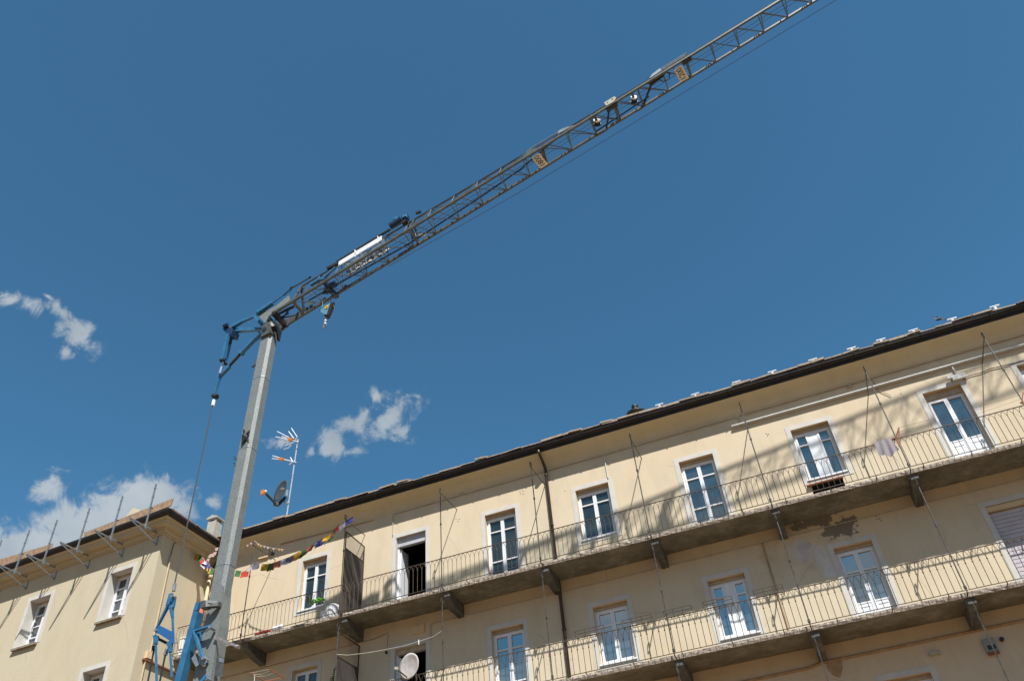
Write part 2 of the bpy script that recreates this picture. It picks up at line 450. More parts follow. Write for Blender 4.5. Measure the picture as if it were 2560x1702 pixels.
def wall_sheet(mb, fr, xa, xb, za, zb, holes, reveal=.24):
    xs = sorted({xa, xb, *[h[0] for h in holes], *[h[1] for h in holes]}); zs = sorted({za, zb, *[h[2] for h in holes], *[h[3] for h in holes]})
    # subdivide long cells is not needed: one sheet
    idx = {}
    for i, x in enumerate(xs):
        for j, z in enumerate(zs): idx[i, j] = len(mb.v); mb.v.append(fr(x, 0, z))
    for i in range(len(xs)-1):
        for j in range(len(zs)-1):
            cx, cz = (xs[i]+xs[i+1])/2, (zs[j]+zs[j+1])/2
            if any(h[0] < cx < h[1] and h[2] < cz < h[3] for h in holes): continue
            mb.f.append([idx[i, j], idx[i+1, j], idx[i+1, j+1], idx[i, j+1]])


def window(parent, fr, x0, x1, z0, z1, kind, gl, surr=.14, sill=False, door=False, depth=.22, band=.10, bandmat=None, label=None, trans=.28, bottom_surr=True, low=None):
    """frame mesh = the part; its children are panes, casing, surround and sill"""
    W = x1-x0; f = MB(); fd0, fd1 = depth-.06, depth
    zt = z1-band
    f.box(x0, x0+.05, fd0, fd1, z0, zt, fr).box(x1-.05, x1, fd0, fd1, z0, zt, fr).box(x0+.05, x1-.05, fd0, fd1, zt-.05, zt, fr).box(x0+.05, x1-.05, fd0, fd1, z0, z0+.05, fr)
    xi0, xi1, zi0, zi1 = x0+.05, x1-.05, z0+.05, zt-.05
    pan = MB(); e = fd0-.02
    mid = (xi0+xi1)/2
    H = zi1-zi0
    rails = []
    if kind == 'two':
        cols = [(xi0, mid-.002), (mid+.002, xi1)]; rails = [zi1-H*trans]
    elif kind == 'four':
        cols = [(xi0, mid-.002), (mid+.002, xi1)]; rails = [zi0+H*i/4 for i in (1, 2, 3)]
    elif kind == 'wide':
        w3 = (xi1-xi0)*.36; cols = [(xi0, xi0+w3), (xi1-w3, xi1)]; rails = [zi1-H*trans]
        f.box(xi0+w3+.003, xi1-w3-.003, e+.012, fd1-.003, zi0, zi1, fr)
    elif kind == 'full':
        cols = [(xi0, mid-.002), (mid+.002, xi1)]; rails = []
    if low: rails = rails+[zi0+low]
    for (a, b) in cols:
        f.box(a, a+.055, e, fd1-.003, zi0, zi1, fr).box(b-.055, b, e, fd1-.003, zi0, zi1, fr)
        f.box(a+.055, b-.055, e, fd1-.003, zi1-.055, zi1, fr).box(a+.055, b-.055, e, fd1-.003, zi0, zi0+.06, fr)
        zz = sorted(rails)
        for r_ in zz: f.box(a+.055, b-.055, e+.004, fd1-.003, r_-.018, r_+.018, fr)
        if low and kind != 'four' and door == 'panel':
            f.box(a+.055, b-.055, e+.014, fd1-.003, zi0+.06, zi0+low-.018, fr)
            f.box(a+.10, b-.10, e+.004, e+.012, zi0+low*.86-.014, zi0+low*.86+.010, fr)
            pz0 = zi0+low+.018
        else: pz0 = zi0+.06
        edges = [pz0]+[q for r_ in zz if r_ > pz0 for q in (r_-.018, r_+.018)]+[zi1-.055]
        for q in range(0, len(edges), 2):
            if edges[q+1]-edges[q] > .02: pan.add([fr(a+.055, fd1-.03, edges[q]), fr(b-.055, fd1-.03, edges[q]), fr(b-.055, fd1-.03, edges[q+1]), fr(a+.055, fd1-.03, edges[q+1])], [(0, 1, 2, 3)])
    fo = f.build('window' if not door else 'balcony_door', m_white, parent)
    if label: fo['label'] = label
    pan.build('pane', gl, fo)
    if band > .01: MB().box(x0, x1, depth-.10, depth-.005, zt+.002, z1, fr).box(x0, x1, depth-.12, depth-.10, zt+.01, zt+.04, fr).build('shutter_casing', bandmat or m_sbox, fo)
    s = MB(); S = surr; k = -.012
    zb = z0-S if (bottom_surr and not door) else z0
    s.box(x0-S, x0, k, .001, zb, z1+S, fr).box(x1, x1+S, k, .001, zb, z1+S, fr).box(x0, x1, k, .001, z1, z1+S, fr)
    if bottom_surr and not door: s.box(x0, x1, k, .001, z0-S, z0, fr)
    s.build('surround', m_surr, fo)
    rv = MB()
    for q in ([fr(x0, 0, z0), fr(x0, 0, z1), fr(x0, depth+.02, z1), fr(x0, depth+.02, z0)], [fr(x1, 0, z0), fr(x1, depth+.02, z0), fr(x1, depth+.02, z1), fr(x1, 0, z1)],
              [fr(x0, 0, z1), fr(x1, 0, z1), fr(x1, depth+.02, z1), fr(x0, depth+.02, z1)], [fr(x0, 0, z0), fr(x0, depth+.02, z0), fr(x1, depth+.02, z0), fr(x1, 0, z0)],
              [fr(x0, depth+.02, z0), fr(x0, depth+.02, z1), fr(x1, depth+.02, z1), fr(x1, depth+.02, z0)]):
        rv.add(q, [(0, 1, 2, 3)])
    rv.build('reveal', m_reveal if not sill else m_surr, fo)
    if sill: MB().box(x0-.06, x1+.06, -.10, .05, z0-.075, z0-.004, fr).build('sill', m_sill, fo)
    elif not door: MB().box(x0-.02, x1+.02, -.045, .12, z0-.04, z0+.002, fr).build('sill', m_white, fo)
    return fo


# ------------------------------------------------------------------ main apartment building
BLD = thing('apartment_building', (-4, 26, 0), 'long cream plastered apartment house with two tiers of railed balconies', 'building')
Zb1, Zb2 = 12.275, 8.94
UP = [  # x0,x1,z0,z1
    dict(x0=-15.88, x1=-14.9, z0=13.28, z1=15.09, kind='two', gl=m_glassk, band=.12, label='window with insect screens beside the dark partition'),
    dict(x0=-12.22, x1=-11.12, z0=Zb1, z1=15.0, kind=None),
    dict(x0=-8.97, x1=-7.9, z0=Zb1, z1=14.93, kind='two', gl=m_glassk, door=True, low=.98, trans=.18, label='white balcony door with dark glass'),
    dict(x0=-5.83, x1=-4.74, z0=13.2, z1=14.93, kind='two', gl=m_glassk, trans=.24, label='white window with dark glass'),
    dict(x0=-2.46, x1=-1.40, z0=Zb1, z1=14.94, kind='two', gl=m_glass, door=True, low=1.02, trans=.18, label='white balcony door reflecting blue sky'),
    dict(x0=.97, x1=2.06, z0=13.27, z1=14.98, kind='wide', gl=m_glass, trans=.24, label='window with a broad white middle panel'),
    dict(x0=4.74, x1=5.76, z0=Zb1, z1=15.0, kind='full', gl=m_glass, door='panel', low=1.05, band=.2, label='balcony door with tall blue panes and white lower panels'),
    dict(x0=7.28, x1=8.34, z0=13.2, z1=15.08, kind='two', gl=m_glassk)]
LOW = [
    dict(x0=-15.84, x1=-14.92, z0=9.6, z1=11.34, kind='two', gl=m_glassk, band=.05, label='window with dark glass in the shade'),
    dict(x0=-12.18, x1=-11.12, z0=Zb2, z1=11.24, kind=None),
    dict(x0=-8.98, x1=-7.95, z0=Zb2, z1=11.12, kind='two', gl=m_glassp, door=True, low=.6, trans=.22, label='balcony door reflecting the sky'),
    dict(x0=-5.81, x1=-4.79, z0=9.47, z1=11.11, kind='two', gl=m_glassp, trans=.28, label='window with pale cloudy reflections'),
    dict(x0=-2.47, x1=-1.45, z0=9.46, z1=11.09, kind='wide', gl=m_glassp, trans=.24, label='window with a grey middle panel'),
    dict(x0=.98, x1=1.96, z0=Zb2, z1=11.16, kind='two', gl=m_glassp, door='panel', low=.66, trans=.26, label='balcony door with white lower panels under the damaged plaster'),
    dict(x0=4.85, x1=6.4, z0=Zb2, z1=11.3, kind=None)]
GR = [dict(x0=1.02, x1=2.1, z0=5.9, z1=7.71, kind='two', gl=m_glass), dict(x0=-2.5, x1=-1.45, z0=5.6, z1=7.7, kind='two', gl=m_glass, door=True), dict(x0=4.8, x1=5.9, z0=5.9, z1=7.71, kind='two', gl=m_glassk)]
NICHE = (.98, 1.86, 12.5, 13.06)
holes = [(w['x0'], w['x1'], w['z0'], w['z1']) for w in UP+LOW+GR]+[NICHE]
mb = MB(); wall_sheet(mb, mainfr, X0, X1, 0, 16.05, holes)
mb.add([(X0, YW, 0), (X0, 33, 0), (X0, 33, 16), (X0, YW, 16.05), (X1, YW, 0), (X1, 33, 0), (X1, 33, 16), (X1, YW, 16.05)], [(0, 3, 2, 1), (4, 5, 6, 7), (1, 2, 6, 5)])
mb.build('wall', m_wall, BLD)
for w in UP+LOW+GR:
    if w['kind'] is None: continue
    w = dict(w); window(BLD, mainfr, w.pop('x0'), w.pop('x1'), w.pop('z0'), w.pop('z1'), w.pop('kind'), w.pop('gl'), **w)


def open_door(x0, x1, z0, z1, boxh, boxmat):
    fr = mainfr
    f = MB().box(x0, x0+.05, .14, .20, z0, z1-boxh, fr).box(x1-.03, x1, .14, .20, z0, z1-boxh, fr)
    # leaf swung inwards on the left jamb
    f.box(x0+.05, x0+.10, .2, .68, z0+.02, z1-boxh-.05, fr)
    fo = f.build('balcony_door', m_white, BLD); fo['label'] = 'open balcony door with a dark room behind'
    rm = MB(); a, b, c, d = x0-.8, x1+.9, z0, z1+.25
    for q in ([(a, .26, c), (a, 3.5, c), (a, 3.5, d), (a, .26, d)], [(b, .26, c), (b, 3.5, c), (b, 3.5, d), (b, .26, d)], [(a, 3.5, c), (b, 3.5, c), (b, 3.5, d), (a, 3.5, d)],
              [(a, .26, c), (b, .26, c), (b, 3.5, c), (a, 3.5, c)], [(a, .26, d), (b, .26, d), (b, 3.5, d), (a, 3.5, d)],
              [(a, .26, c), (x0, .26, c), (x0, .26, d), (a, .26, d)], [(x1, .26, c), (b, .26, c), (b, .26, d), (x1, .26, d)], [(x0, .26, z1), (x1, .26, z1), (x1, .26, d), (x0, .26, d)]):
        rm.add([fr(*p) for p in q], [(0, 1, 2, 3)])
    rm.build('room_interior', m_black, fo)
    s = MB(); S = .14; k = -.012
    s.box(x0-S, x0, k, .001, z0, z1+S, fr).box(x1, x1+S, k, .001, z0, z1+S, fr).box(x0, x1, k, .001, z1, z1+S, fr); s.build('surround', m_surr, fo)
    rv = MB()
    for q in ([fr(x0, 0, z0), fr(x0, 0, z1), fr(x0, .26, z1), fr(x0, .26, z0)], [fr(x1, 0, z0), fr(x1, .26, z0), fr(x1, .26, z1), fr(x1, 0, z1)], [fr(x0, 0, z1), fr(x1, 0, z1), fr(x1, .26, z1), fr(x0, .26, z1)]): rv.add(q, [(0, 1, 2, 3)])
    rv.build('reveal', m_surr, fo)
    MB().box(x0+.002, x1-.002, .10, .24, z1-boxh, z1-.002, fr).build('shutter_casing', boxmat, fo)


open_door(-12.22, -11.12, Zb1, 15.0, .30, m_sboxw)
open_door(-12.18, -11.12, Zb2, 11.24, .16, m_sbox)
# rolled-down shutter of the wide opening at the right end
f = MB(); z = Zb2
while z < 11.14: f.box(4.86, 6.39, .10, .135, z, z+.088, mainfr).box(4.86, 6.39, .115, .14, z+.088, z+.105, mainfr); z += .105
sh_ = f.build('rolling_shutter', m_slat, BLD)
MB().box(4.71, 4.85, -.012, .001, Zb2, 11.44, mainfr).box(6.4, 6.54, -.012, .001, Zb2, 11.44, mainfr).box(4.85, 6.4, -.012, .001, 11.3, 11.44, mainfr).build('surround', m_surr, sh_)
MB().box(4.852, 6.398, .02, .2, 11.16, 11.298, mainfr).build('lintel', m_reveal, sh_)
# open niche under the sixth upper window
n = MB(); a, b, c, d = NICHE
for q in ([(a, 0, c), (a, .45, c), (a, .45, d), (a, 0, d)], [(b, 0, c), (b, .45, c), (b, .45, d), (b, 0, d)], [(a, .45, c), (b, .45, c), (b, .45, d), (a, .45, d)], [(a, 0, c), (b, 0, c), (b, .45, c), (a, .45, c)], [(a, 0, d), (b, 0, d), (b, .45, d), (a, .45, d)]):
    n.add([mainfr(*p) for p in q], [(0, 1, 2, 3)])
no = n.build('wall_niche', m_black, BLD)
MB().box(a-.10, b+.02, -.10, .03, d+.0, d+.035, mainfr).build('terracotta_ledge', m_brick, no)
MB().box(a+.06, b-.06, .1, .4, c+.01, c+.3, mainfr).build('stored_box', m_blackst, no)
# cove soffit
prof = [(0, 16.02), (-.03, 16.06), (-.05, 16.12), (-.12, 16.22), (-.22, 16.30), (-.34, 16.355), (-.44, 16.38), (-.455, 16.40)]
mb = MB(); vs = []
for y, z in prof: vs += [(X0-.05, YW+y, z), (X1, YW+y, z)]
mb.add(vs, [(2*i, 2*i+1, 2*i+3, 2*i+2) for i in range(len(prof)-1)]); mb.build('soffit', m_soff, BLD, True)
# roof
RO = MB().add([(X0, 21.5, 16.62), (X1, 21.5, 16.62), (X1, 27.5, 19.6), (X0, 27.5, 19.6), (X0, 33.3, 16.6), (X1, 33.3, 16.6),
               (X0, 21.55, 16.42), (X1, 21.55, 16.42), (X1, 33, 16.1), (X0, 33, 16.1)], [(0, 1, 2, 3), (3, 2, 5, 4), (0, 6, 7, 1), (4, 5, 8, 9), (0, 3, 4, 9, 6), (1, 7, 8, 5, 2)]).build('roof', m_roofm, BLD)
s1 = MB(); x = X0
while x < X1:
    w = random.uniform(.35, .8); dz = random.uniform(0, .055); t = random.uniform(.02, .075); y0 = 21.41-random.uniform(0, .04)
    p = [V((x, y0, 16.645+dz)), V((x+w*.97, y0-random.uniform(-.03, .03), 16.645+dz+random.uniform(-.012, .02))), V((x+w, 22.2, 16.98+dz)), V((x, 22.2, 16.98+dz))]
    s1.prism(p, (0, 0, t))
    if random.random() < .5:
        xx = x+random.uniform(0, .4); w2 = random.uniform(.25, .5); y1 = 21.42
        s1.prism([V((xx, y1, 16.69)), V((xx+w2, y1+.03, 16.70)), V((xx+w2*.9, 22.2, 17.05)), V((xx+.05, 22.2, 17.04))], (0, 0, random.uniform(.03, .05)))
    x += w
s1.build('eaves_slates', m_slateb, RO)
for px, py in ((1652, 1021), (1741, 991), (1845, 963), (1934, 935), (2036, 906), (2132, 876), (2207, 857), (2287, 831), (2384, 803), (2491, 772), (855, 1222), (1010, 1188), (700, 1290), (1205, 1136), (1440, 1077), (1520, 1062)):
    c = at(px, py+4, 21.47); x = c.x; z = 16.70; wh = px > 1600
    sg = MB().box(x-.13, x+.13, 21.40, 21.44, z+.10, z+.125)
    if wh: sg.box(x-.13, x+.13, 21.48, 21.51, z+.03, z+.05).box(x-.03, x+.03, 21.41, 21.6, z, z+.10)
    else: sg = MB().prism([(x-.22, 21.36, z+.02), (x+.2, 21.38, z+.01), (x+.16, 21.6, z+.14), (x-.15, 21.6, z+.13)], (0, 0, .05))
    sg.build('snow_guard' if wh else 'raised_slate', m_white if wh else m_slateb, RO)
# gutter
gp = [(0, .06), (.008, .0), (.04, -.05), (.10, -.075), (.16, -.06), (.19, 0), (.19, .10), (.155, .10)]
mb = MB(); gy, gz = 21.39, 16.555; vs = []
for y, z in gp: vs += [(X0-.1, gy+y, gz+z), (X1, gy+y, gz+z)]
mb.add(vs, [(2*i, 2*i+1, 2*i+3, 2*i+2) for i in range(len(gp)-1)])
mb.tube([(X0-.1, gy, gz+.06), (X1, gy, gz+.06)], .014, 6)
mb.box(X0-.1, X1, gy+.11, gy+.185, gz-.14, gz-.065)
x = X0+.4
while x < X1: mb.tube([(x, gy-.006, gz+.06), (x, gy+.002, gz-.01), (x, gy+.04, gz-.062), (x, gy+.10, gz-.088), (x, gy+.16, gz-.07)], .012, 4); x += .95
mb.build('gutter', m_gutter, BLD)
# downpipe
mb = MB(); xp = -6.70
mb.tube([(xp-.03, 21.44, 16.44), (xp-.02, 21.5, 16.33), (xp, 21.72, 16.12), (xp+.01, 21.86, 15.95), (xp, 21.9, 15.8), (xp, 21.9, 0.2)], .05, 8)
for z in (15.7, 13.9, 12.5, 10.6, 9.1): mb.tube([(xp, 21.9, z), (xp, 21.9, z+.05)], .062, 8)
mb.build('drainpipe', m_pipe, BLD, True)


# fixtures on the wall
def conduit(pts, r, mat, name='conduit'):
    return MB().tube([V(p) for p in pts], r, 6).build(name, mat, BLD)


yc = YW-.03
conduit([(-12.35, yc, 15.13), (-12.35, yc, 15.9), (-12.2, yc, 15.93), (-.45, yc, 15.93), (-.35, yc, 15.9), (-.33, yc, 15.62)], .016, m_cond)
conduit([(-4.72, yc, 15.93), (-4.71, yc, 15.06)], .018, m_wpipe)
conduit([(-.62, yc-.05, 15.615), (X1, yc-.05, 15.615)], .035, m_wpipe, 'cable_duct')
conduit([(5.78, yc-.02, 15.60), (5.80, yc-.02, 15.16)], .03, m_wpipe, 'cable_duct')
conduit([(-16.9, yc, 16.0), (-13.2, yc, 15.92), (-13.1, yc, 15.94)], .014, m_rustpipe)
conduit([(-.3, yc, 15.94), (X1, yc, 15.97)], .012, m_rustpipe)
conduit([(3.66, yc, 15.95), (3.7, yc, 15.5), (3.95, yc, 15.2)], .01, m_rustpipe)
conduit([(-19.5, yc, 11.62), (-12.9, yc, 11.72), (-12.4, yc, 11.8)], .010, m_rustpipe)
conduit([(-10.95, yc, 11.3), (-10.95, yc, 11.74), (-10.8, yc, 11.76), (X1, yc, 11.80)], .014, m_cond)
conduit([(-.75, yc, 11.76), (-.74, yc, 8.9)], .02, m_rustpipe)
conduit([(-3.2, yc, 8.3), (-.55, yc, 8.32), (-.2, yc, 8.38), (X1, yc, 8.45)], .034, m_rustpipe, 'gas_pipe')
MB().prism([at(2066, 1648, yc), at(2103, 1640, yc), at(2106, 1668, yc), at(2099, 1692, yc), at(2082, 1685, yc), at(2068, 1668, yc)], (0, .03, 0)).build('junction_patch', m_rustpipe, BLD)
jb = MB().box(-11.55, -11.15, -.07, 0, 11.55, 11.80, mainfr).build('junction_box', m_reveal, BLD)
MB().box(-17.75, -17.35, -.08, 0, 15.62, 15.88, mainfr).build('junction_box', m_reveal, BLD)
MB().lathe((-17.2, YW-.04, 15.7), [(.001, -.04), (.06, -.04), (.06, .04), (.001, .04)]).build('wall_lamp', m_blackst, BLD)
jd = MB().box(5.62, 5.98, -.12, -.013, 15.10, 15.26, mainfr).box(5.5, 5.64, -.16, -.10, 15.16, 15.28, mainfr).build('cable_joint', m_wpipe, BLD)
MB().tube([at(2408, 948, yc), at(2425, 938, yc), at(2450, 932, yc), at(2480, 920, yc), at(2510, 914, yc), at(2560, 900, yc)], .012, 5).build('loose_cable', m_ink, BLD)
MB().lathe((3.0, YW-.03, 15.86), [(.001, 0), (.09, 0), (.09, .03), (.001, .03)]).build('junction_box', m_cond, BLD)
al = MB().box(3.42, 3.68, -.09, 0, 7.86, 8.16, mainfr).build('alarm_box', paint('grey alarm housing', (.34, .36, .36), (.28, .3, .3), 5, .5), BLD)
MB().box(3.43, 3.67, -.095, -.01, 7.80, 7.858, mainfr).build('red_base', m_brick, al)
MB().box(3.47, 3.65, -.095, -.0905, 7.90, 8.0, mainfr).build('grille', m_blackst, al)
MB().tube([(3.84, 21.985, 8.09), (3.84, 21.93, 8.09)], .05, 10).build('wall_ring', m_blackst, BLD)
MB().box(2.22, 2.46, -.08, 0, 8.04, 8.12, mainfr).build('wall_lamp', m_cond, BLD)
m_spot = paint('drill marks', (.2, .15, .1), None, 9, .9)
mb = MB()
for (px, py) in ((1300, 1228), (1307, 1226), (1301, 1234), (1308, 1234), (1140, 1296), (1145, 1303), (1148, 1297), (1916, 1084), (1921, 1085), (1919, 1089), (2190, 1290), (2196, 1286), (2199, 1296), (2203, 1301), (2193, 1297), (1412, 1227), (2252, 984)):
    c = at(px, py, YW-.001); mb.tube([c, c+V((0, -.003, 0))], .018, 6)
mb.build('plaster_chip', m_spot, BLD)


# balconies: slab > corbels, posts, railing ------------------------------------------------
def balcony(ztop, zrail, posts, lab, split, knots, sp, ztie, wallz, xr0, xr1):
    th = .115; mb = MB(); n = 220; rows = []
    for i in range(n+1):
        x = X0+(X1-X0)*i/n; j = random.uniform(-.012, .012); k = random.uniform(-.011, .011)
        rows.append([(x, YB+.17+j, ztop), (x, YB+.165+k, ztop-th*.5), (x, YB+.18+j*.7, ztop-th+k*.6), (x, YB+.25, ztop-th-.012), (x, 21.4, ztop-th-.03+k*.4), (x, YW+.1, ztop-th-.05+j*.3), (x, YW+.1, ztop)])
    m = 7; vs = [v for r in rows for v in r]
    fs = [(i*m+j, i*m+(j+1) % m, (i+1)*m+(j+1) % m, (i+1)*m+j) for i in range(n) for j in range(m)]
    fs += [tuple(range(m))[::-1], tuple(n*m+j for j in range(m))]
    mb.add(vs, fs)
    S = mb.build('balcony', [m_conc, m_edge], BLD); S['label'] = lab
    for i, p in enumerate(S.data.polygons):
        if i < n*m and i % m in (0, 1): p.material_index = 1
    for X in posts:
        c = MB(); a = .11
        c.prism([V((X-a+.03, YB+.23, ztop-th-.01)), V((X-a+.03, YB+.23, ztop-th-.14)), V((X-a+.03, YB+.3, ztop-th-.20)), V((X-a+.03, 21.5, ztop-th-.36)), V((X-a+.03, YW+.05, ztop-th-.44)), V((X-a+.03, YW+.05, ztop-th-.01))], (2*a, 0, 0))
        c.build('corbel', m_corbel, S)
        t = MB()
        zt = ztie
        t.tube([(X, YB+.2, ztop-.08), (X, YB, ztop-.075), (X, YB, zt)], .017, 6)
        # hooked head
        loop = [(X+.0, YB-.02-.06*math.sin(q/8*2*math.pi)*1.0, zt+.09-.09*math.cos(q/8*2*math.pi)) for q in range(8)]
        t.tube([(X, YB, zt-.02)]+loop+[(X, YB, zt-.01)], .016, 5)
        t.tube([(X, YB, zt), (X, YW+.02, zt+.02)], .015, 5)
        t.tube([(X, YB, ztop+.02), (X, YB, ztop+.09)], .034, 6)
        t.tube([(X, YB, zt-1.15), (X, YB, zt-1.09)], .03, 6)
        t.build('tie_rod', m_pole, S)
    # railing
    zt, zb = zrail, ztop-.015
    r = MB(); r.bar((xr0, YB, zt), (xr1, YB, zt), .028, .016).bar((xr0, YB, zb), (xr1, YB, zb), .022, .014)
    nb = int((xr1-xr0)/sp); dx = (xr1-xr0)/nb; rr = .0078
    for i in range(nb+1):
        x = xr0+dx*i; zs = zt-split
        r.tube([(x, YB, zb), (x, YB, zs)], rr, 4, cap=False)
        for sgn in (-1, 1):
            if (i == 0 and sgn < 0) or (i == nb and sgn > 0): continue
            q = [(x+sgn*dx*.5*(u**1.7), YB+.006*sgn, zs+split*u) for u in (0, .35, .7, 1)]
            r.tube(q, rr*.8, 4, cap=False)
        if knots: r.ball((x, YB, zs), .021, 4)
        if i % 8 == 0: r.tube([(x, YB+.2, ztop-.06), (x, YB, ztop-.055), (x, YB, zb)], .013, 4)
    r.build('railing', m_iron, S)
    return S


PX = [-17.06, -13.45, -9.96, -6.81, -3.55, -.18, 3.39, 6.55, 10.0]
B1 = balcony(Zb1, 13.13, PX, 'upper balcony running the whole length below the eaves', .19, False, .146, 15.42, 0, -19.7, X1)
B2 = balcony(Zb2, 9.83, PX[1:], 'lower balcony with knotted wrought iron railing', .29, True, .158, 11.70, 0, -13.5, X1)
# iron stays reaching down below the lower balcony
for X in PX[4:]:
    t = MB().tube([(X, YB, 8.42), (X, YB, 5.5)], .016, 5).tube([(X, YB, 8.42), (X-.01, YW, 8.40)], .014, 5)
    loop = [(X, YB-.03-.05*math.sin(q/8*2*math.pi), 8.50-.09*math.cos(q/8*2*math.pi)) for q in range(8)]
    t.tube(loop, .016, 5); t.build('tie_rod', m_pole, B2)


# partition screens on both balconies
def screen(X, z0, zs, zm, slope, name_lab):
    S = MB(); a = V((X, YB+.04, 0)); b = V((X, YW-.04, 0))
    # solid sheet below, wire mesh above, angle-iron frame
    S.prism([V((X, YB+.04, z0)), V((X, YW-.04, z0)), V((X, YW-.04, zs)), V((X, YB+.04, zs))], (.012, 0, 0))
    o = S.build('privacy_screen', m_screen, BLD); o['label'] = name_lab
    F = MB()
    for (p, q) in (((YB+.04, z0), (YB+.04, zm)), ((YW-.04, z0), (YW-.04, zm-slope)), ((YB+.04, zm), (YW-.04, zm-slope)), ((YB+.04, zs), (YW-.04, zs)), ((YB+.04, z0+.75), (YW-.04, z0+.75)), ((YB+.5, z0), (YB+.5, zs))):
        F.bar((X+.006, p[0], p[1]), (X+.006, q[0], q[1]), .03, .03, up=V((1, 0, 0)))
    F.build('screen_frame', m_iron, o)
    G = MB(); k = 22
    for i in range(1, k):
        y = YB+.04+(YW-.08-YB)*i/k; zt = zm-slope*i/k
        G.tube([(X+.006, y, zs), (X+.006, y, zt)], .004, 3, cap=False)
    z = zs+.055
    while z < zm-.02:
        ye = YW-.04 if z < zm-slope else YB+.04+(YW-.08-YB)*(zm-z)/max(slope, .01)
        G.tube([(X+.006, YB+.04, z), (X+.006, ye, z)], .004, 3, cap=False); z += .055
    G.build('wire_mesh', m_mesh, o)
    return o


screen(-13.43, Zb1, 14.42, 15.0, .02, 'dark partition screen with wire mesh top on the upper balcony')
screen(-13.43, Zb2, 10.9, 11.62, .02, 'dark partition screen with wire mesh top on the lower balcony')

# finial and chimneys on the main roof
c = at(1590, 1030, 24.0); zf = c.z-.42
MB().lathe((c.x, 24.0, 0), [(.10, zf-.9), (.12, zf-.1), (.26, zf), (.30, zf+.1), (.12, zf+.17), (.10, zf+.22), (.38, zf+.30), (.36, zf+.36), (.14, zf+.46), (.07, zf+.52), (.13, zf+.62), (.12, zf+.70), (.03, zf+.76)], 14).build('chimney_cowl', m_blackst, RO, True)

# ------------------------------------------------------------------ left wing
WING = thing('wing_building', (-24, 24, 0), 'cream plastered wing with moulded cornice at the left', 'building')
LW = [(-5.80, -4.80, 13.30, 15.03), (-2.05, -1.06, 13.32, 15.05), (-2.13, -1.17, 9.9, 11.74), (-5.80, -4.80, 9.9, 11.74)]
mb = MB(); wall_sheet(mb, leftfr, -16, 0, 0, 15.98, LW)
Ye = YW+.5
mb.add([LO+V((0, 0, 0)), V((-19.8, Ye, 0)), V((-19.8, Ye, 15.98)), LO+V((0, 0, 15.98))], [(0, 1, 2, 3)])
bl = leftfr(-16, 0, 0)
mb.add([bl, bl+V((0, 14, 0)), bl+V((0, 14, 15.98)), bl+V((0, 0, 15.98)), V((-19.8, bl.y+14, 0)), V((-19.8, bl.y+14, 15.98)), V((-19.8, 33.01, 0)), V((-19.8, 33.01, 15.98))], [(0, 3, 2, 1), (1, 2, 5, 4), (4, 5, 7, 6)])
mb.build('wall', m_wall2, WING)
for i, (a, b, c, d) in enumerate(LW):
    window(WING, leftfr, a, b, c, d, 'four', m_glassl, sill=True, band=.04, depth=.40, bottom_surr=False)


# cornice, gutter: swept round the corner
def sweep(prof, mat, name, parent, smooth=False, closed=False):
    """prof: (outward distance, z); path: along the front, then back along the return wall"""
    mb = MB(); n = len(prof)
    A = leftfr(-16, 0, 0)
    secs = []
    for o, z in prof:
        p0 = leftfr(-16, -o, z)
        # corner: intersection of the two offset lines
        xr = -19.8+o; q = leftfr(0, -o, z); t = (xr-q.x)/LX.x; p1 = q+LX*t; p1 = V((xr, p1.y, z))
        p2 = V((xr, YW+.4 if o < .3 else 21.62, z))
        secs.append((p0, p1, p2))
    vs = [p for s_ in secs for p in s_]
    fs = []
    for i in range(n-1 if not closed else n):
        j = (i+1) % n
        fs += [(3*i, 3*i+1, 3*j+1, 3*j), (3*i+1, 3*i+2, 3*j+2, 3*j+1)]
    mb.add(vs, fs); return mb.build(name, mat, parent, smooth)


sweep([(0, 15.93), (.045, 15.935), (.045, 15.99), (.09, 16.00), (.12, 16.03), (.13, 16.08), (.17, 16.085), (.17, 16.12), (.33, 16.135), (.335, 16.16), (.36, 16.165), (.375, 16.26), (.42, 16.265), (.46, 16.30), (.46, 16.335)], m_corn, 'cornice', WING)
sweep([(.44, 16.335), (.52, 16.33), (.575, 16.36), (.60, 16.42), (.60, 16.50), (.585, 16.50), (.50, 16.49), (.44, 16.48)], m_gutter, 'gutter', WING, closed=True)
cz = 16.50
p0 = leftfr(-16, -.5, cz); p1 = V((-19.3, 18.85, cz)); p2 = V((-19.3, 33, cz)); q0 = leftfr(-16, 7, cz+3.4); q1 = V((-26.5, 26.2, cz+3.4)); q2 = V((-26.5, 33, cz+3.4))
WR = MB().add([p0, p1, p2, q0, q1, q2, p0-V((0, 0, .15)), p1-V((0, 0, .15)), p2-V((0, 0, .15))], [(0, 1, 4, 3), (1, 2, 5, 4), (0, 6, 7, 1), (1, 7, 8, 2)]).build('roof', m_roofm, WING)
mb = MB(); y = 18.9
while y < 21.6:
    w = random.uniform(.25, .5); o = random.uniform(-.03, .03)
    mb.prism([V((-19.2+o, y, cz+.0)), V((-19.2-o, y+w, cz+.0)), V((-20.0, y+w, cz+.30)), V((-20.0, y, cz+.30))], (0, 0, random.uniform(.03, .06))); y += w
mb.build('eaves_slates', paint('reddish slate', (.36, .22, .18), (.26, .2, .17), 7, .9), WR)


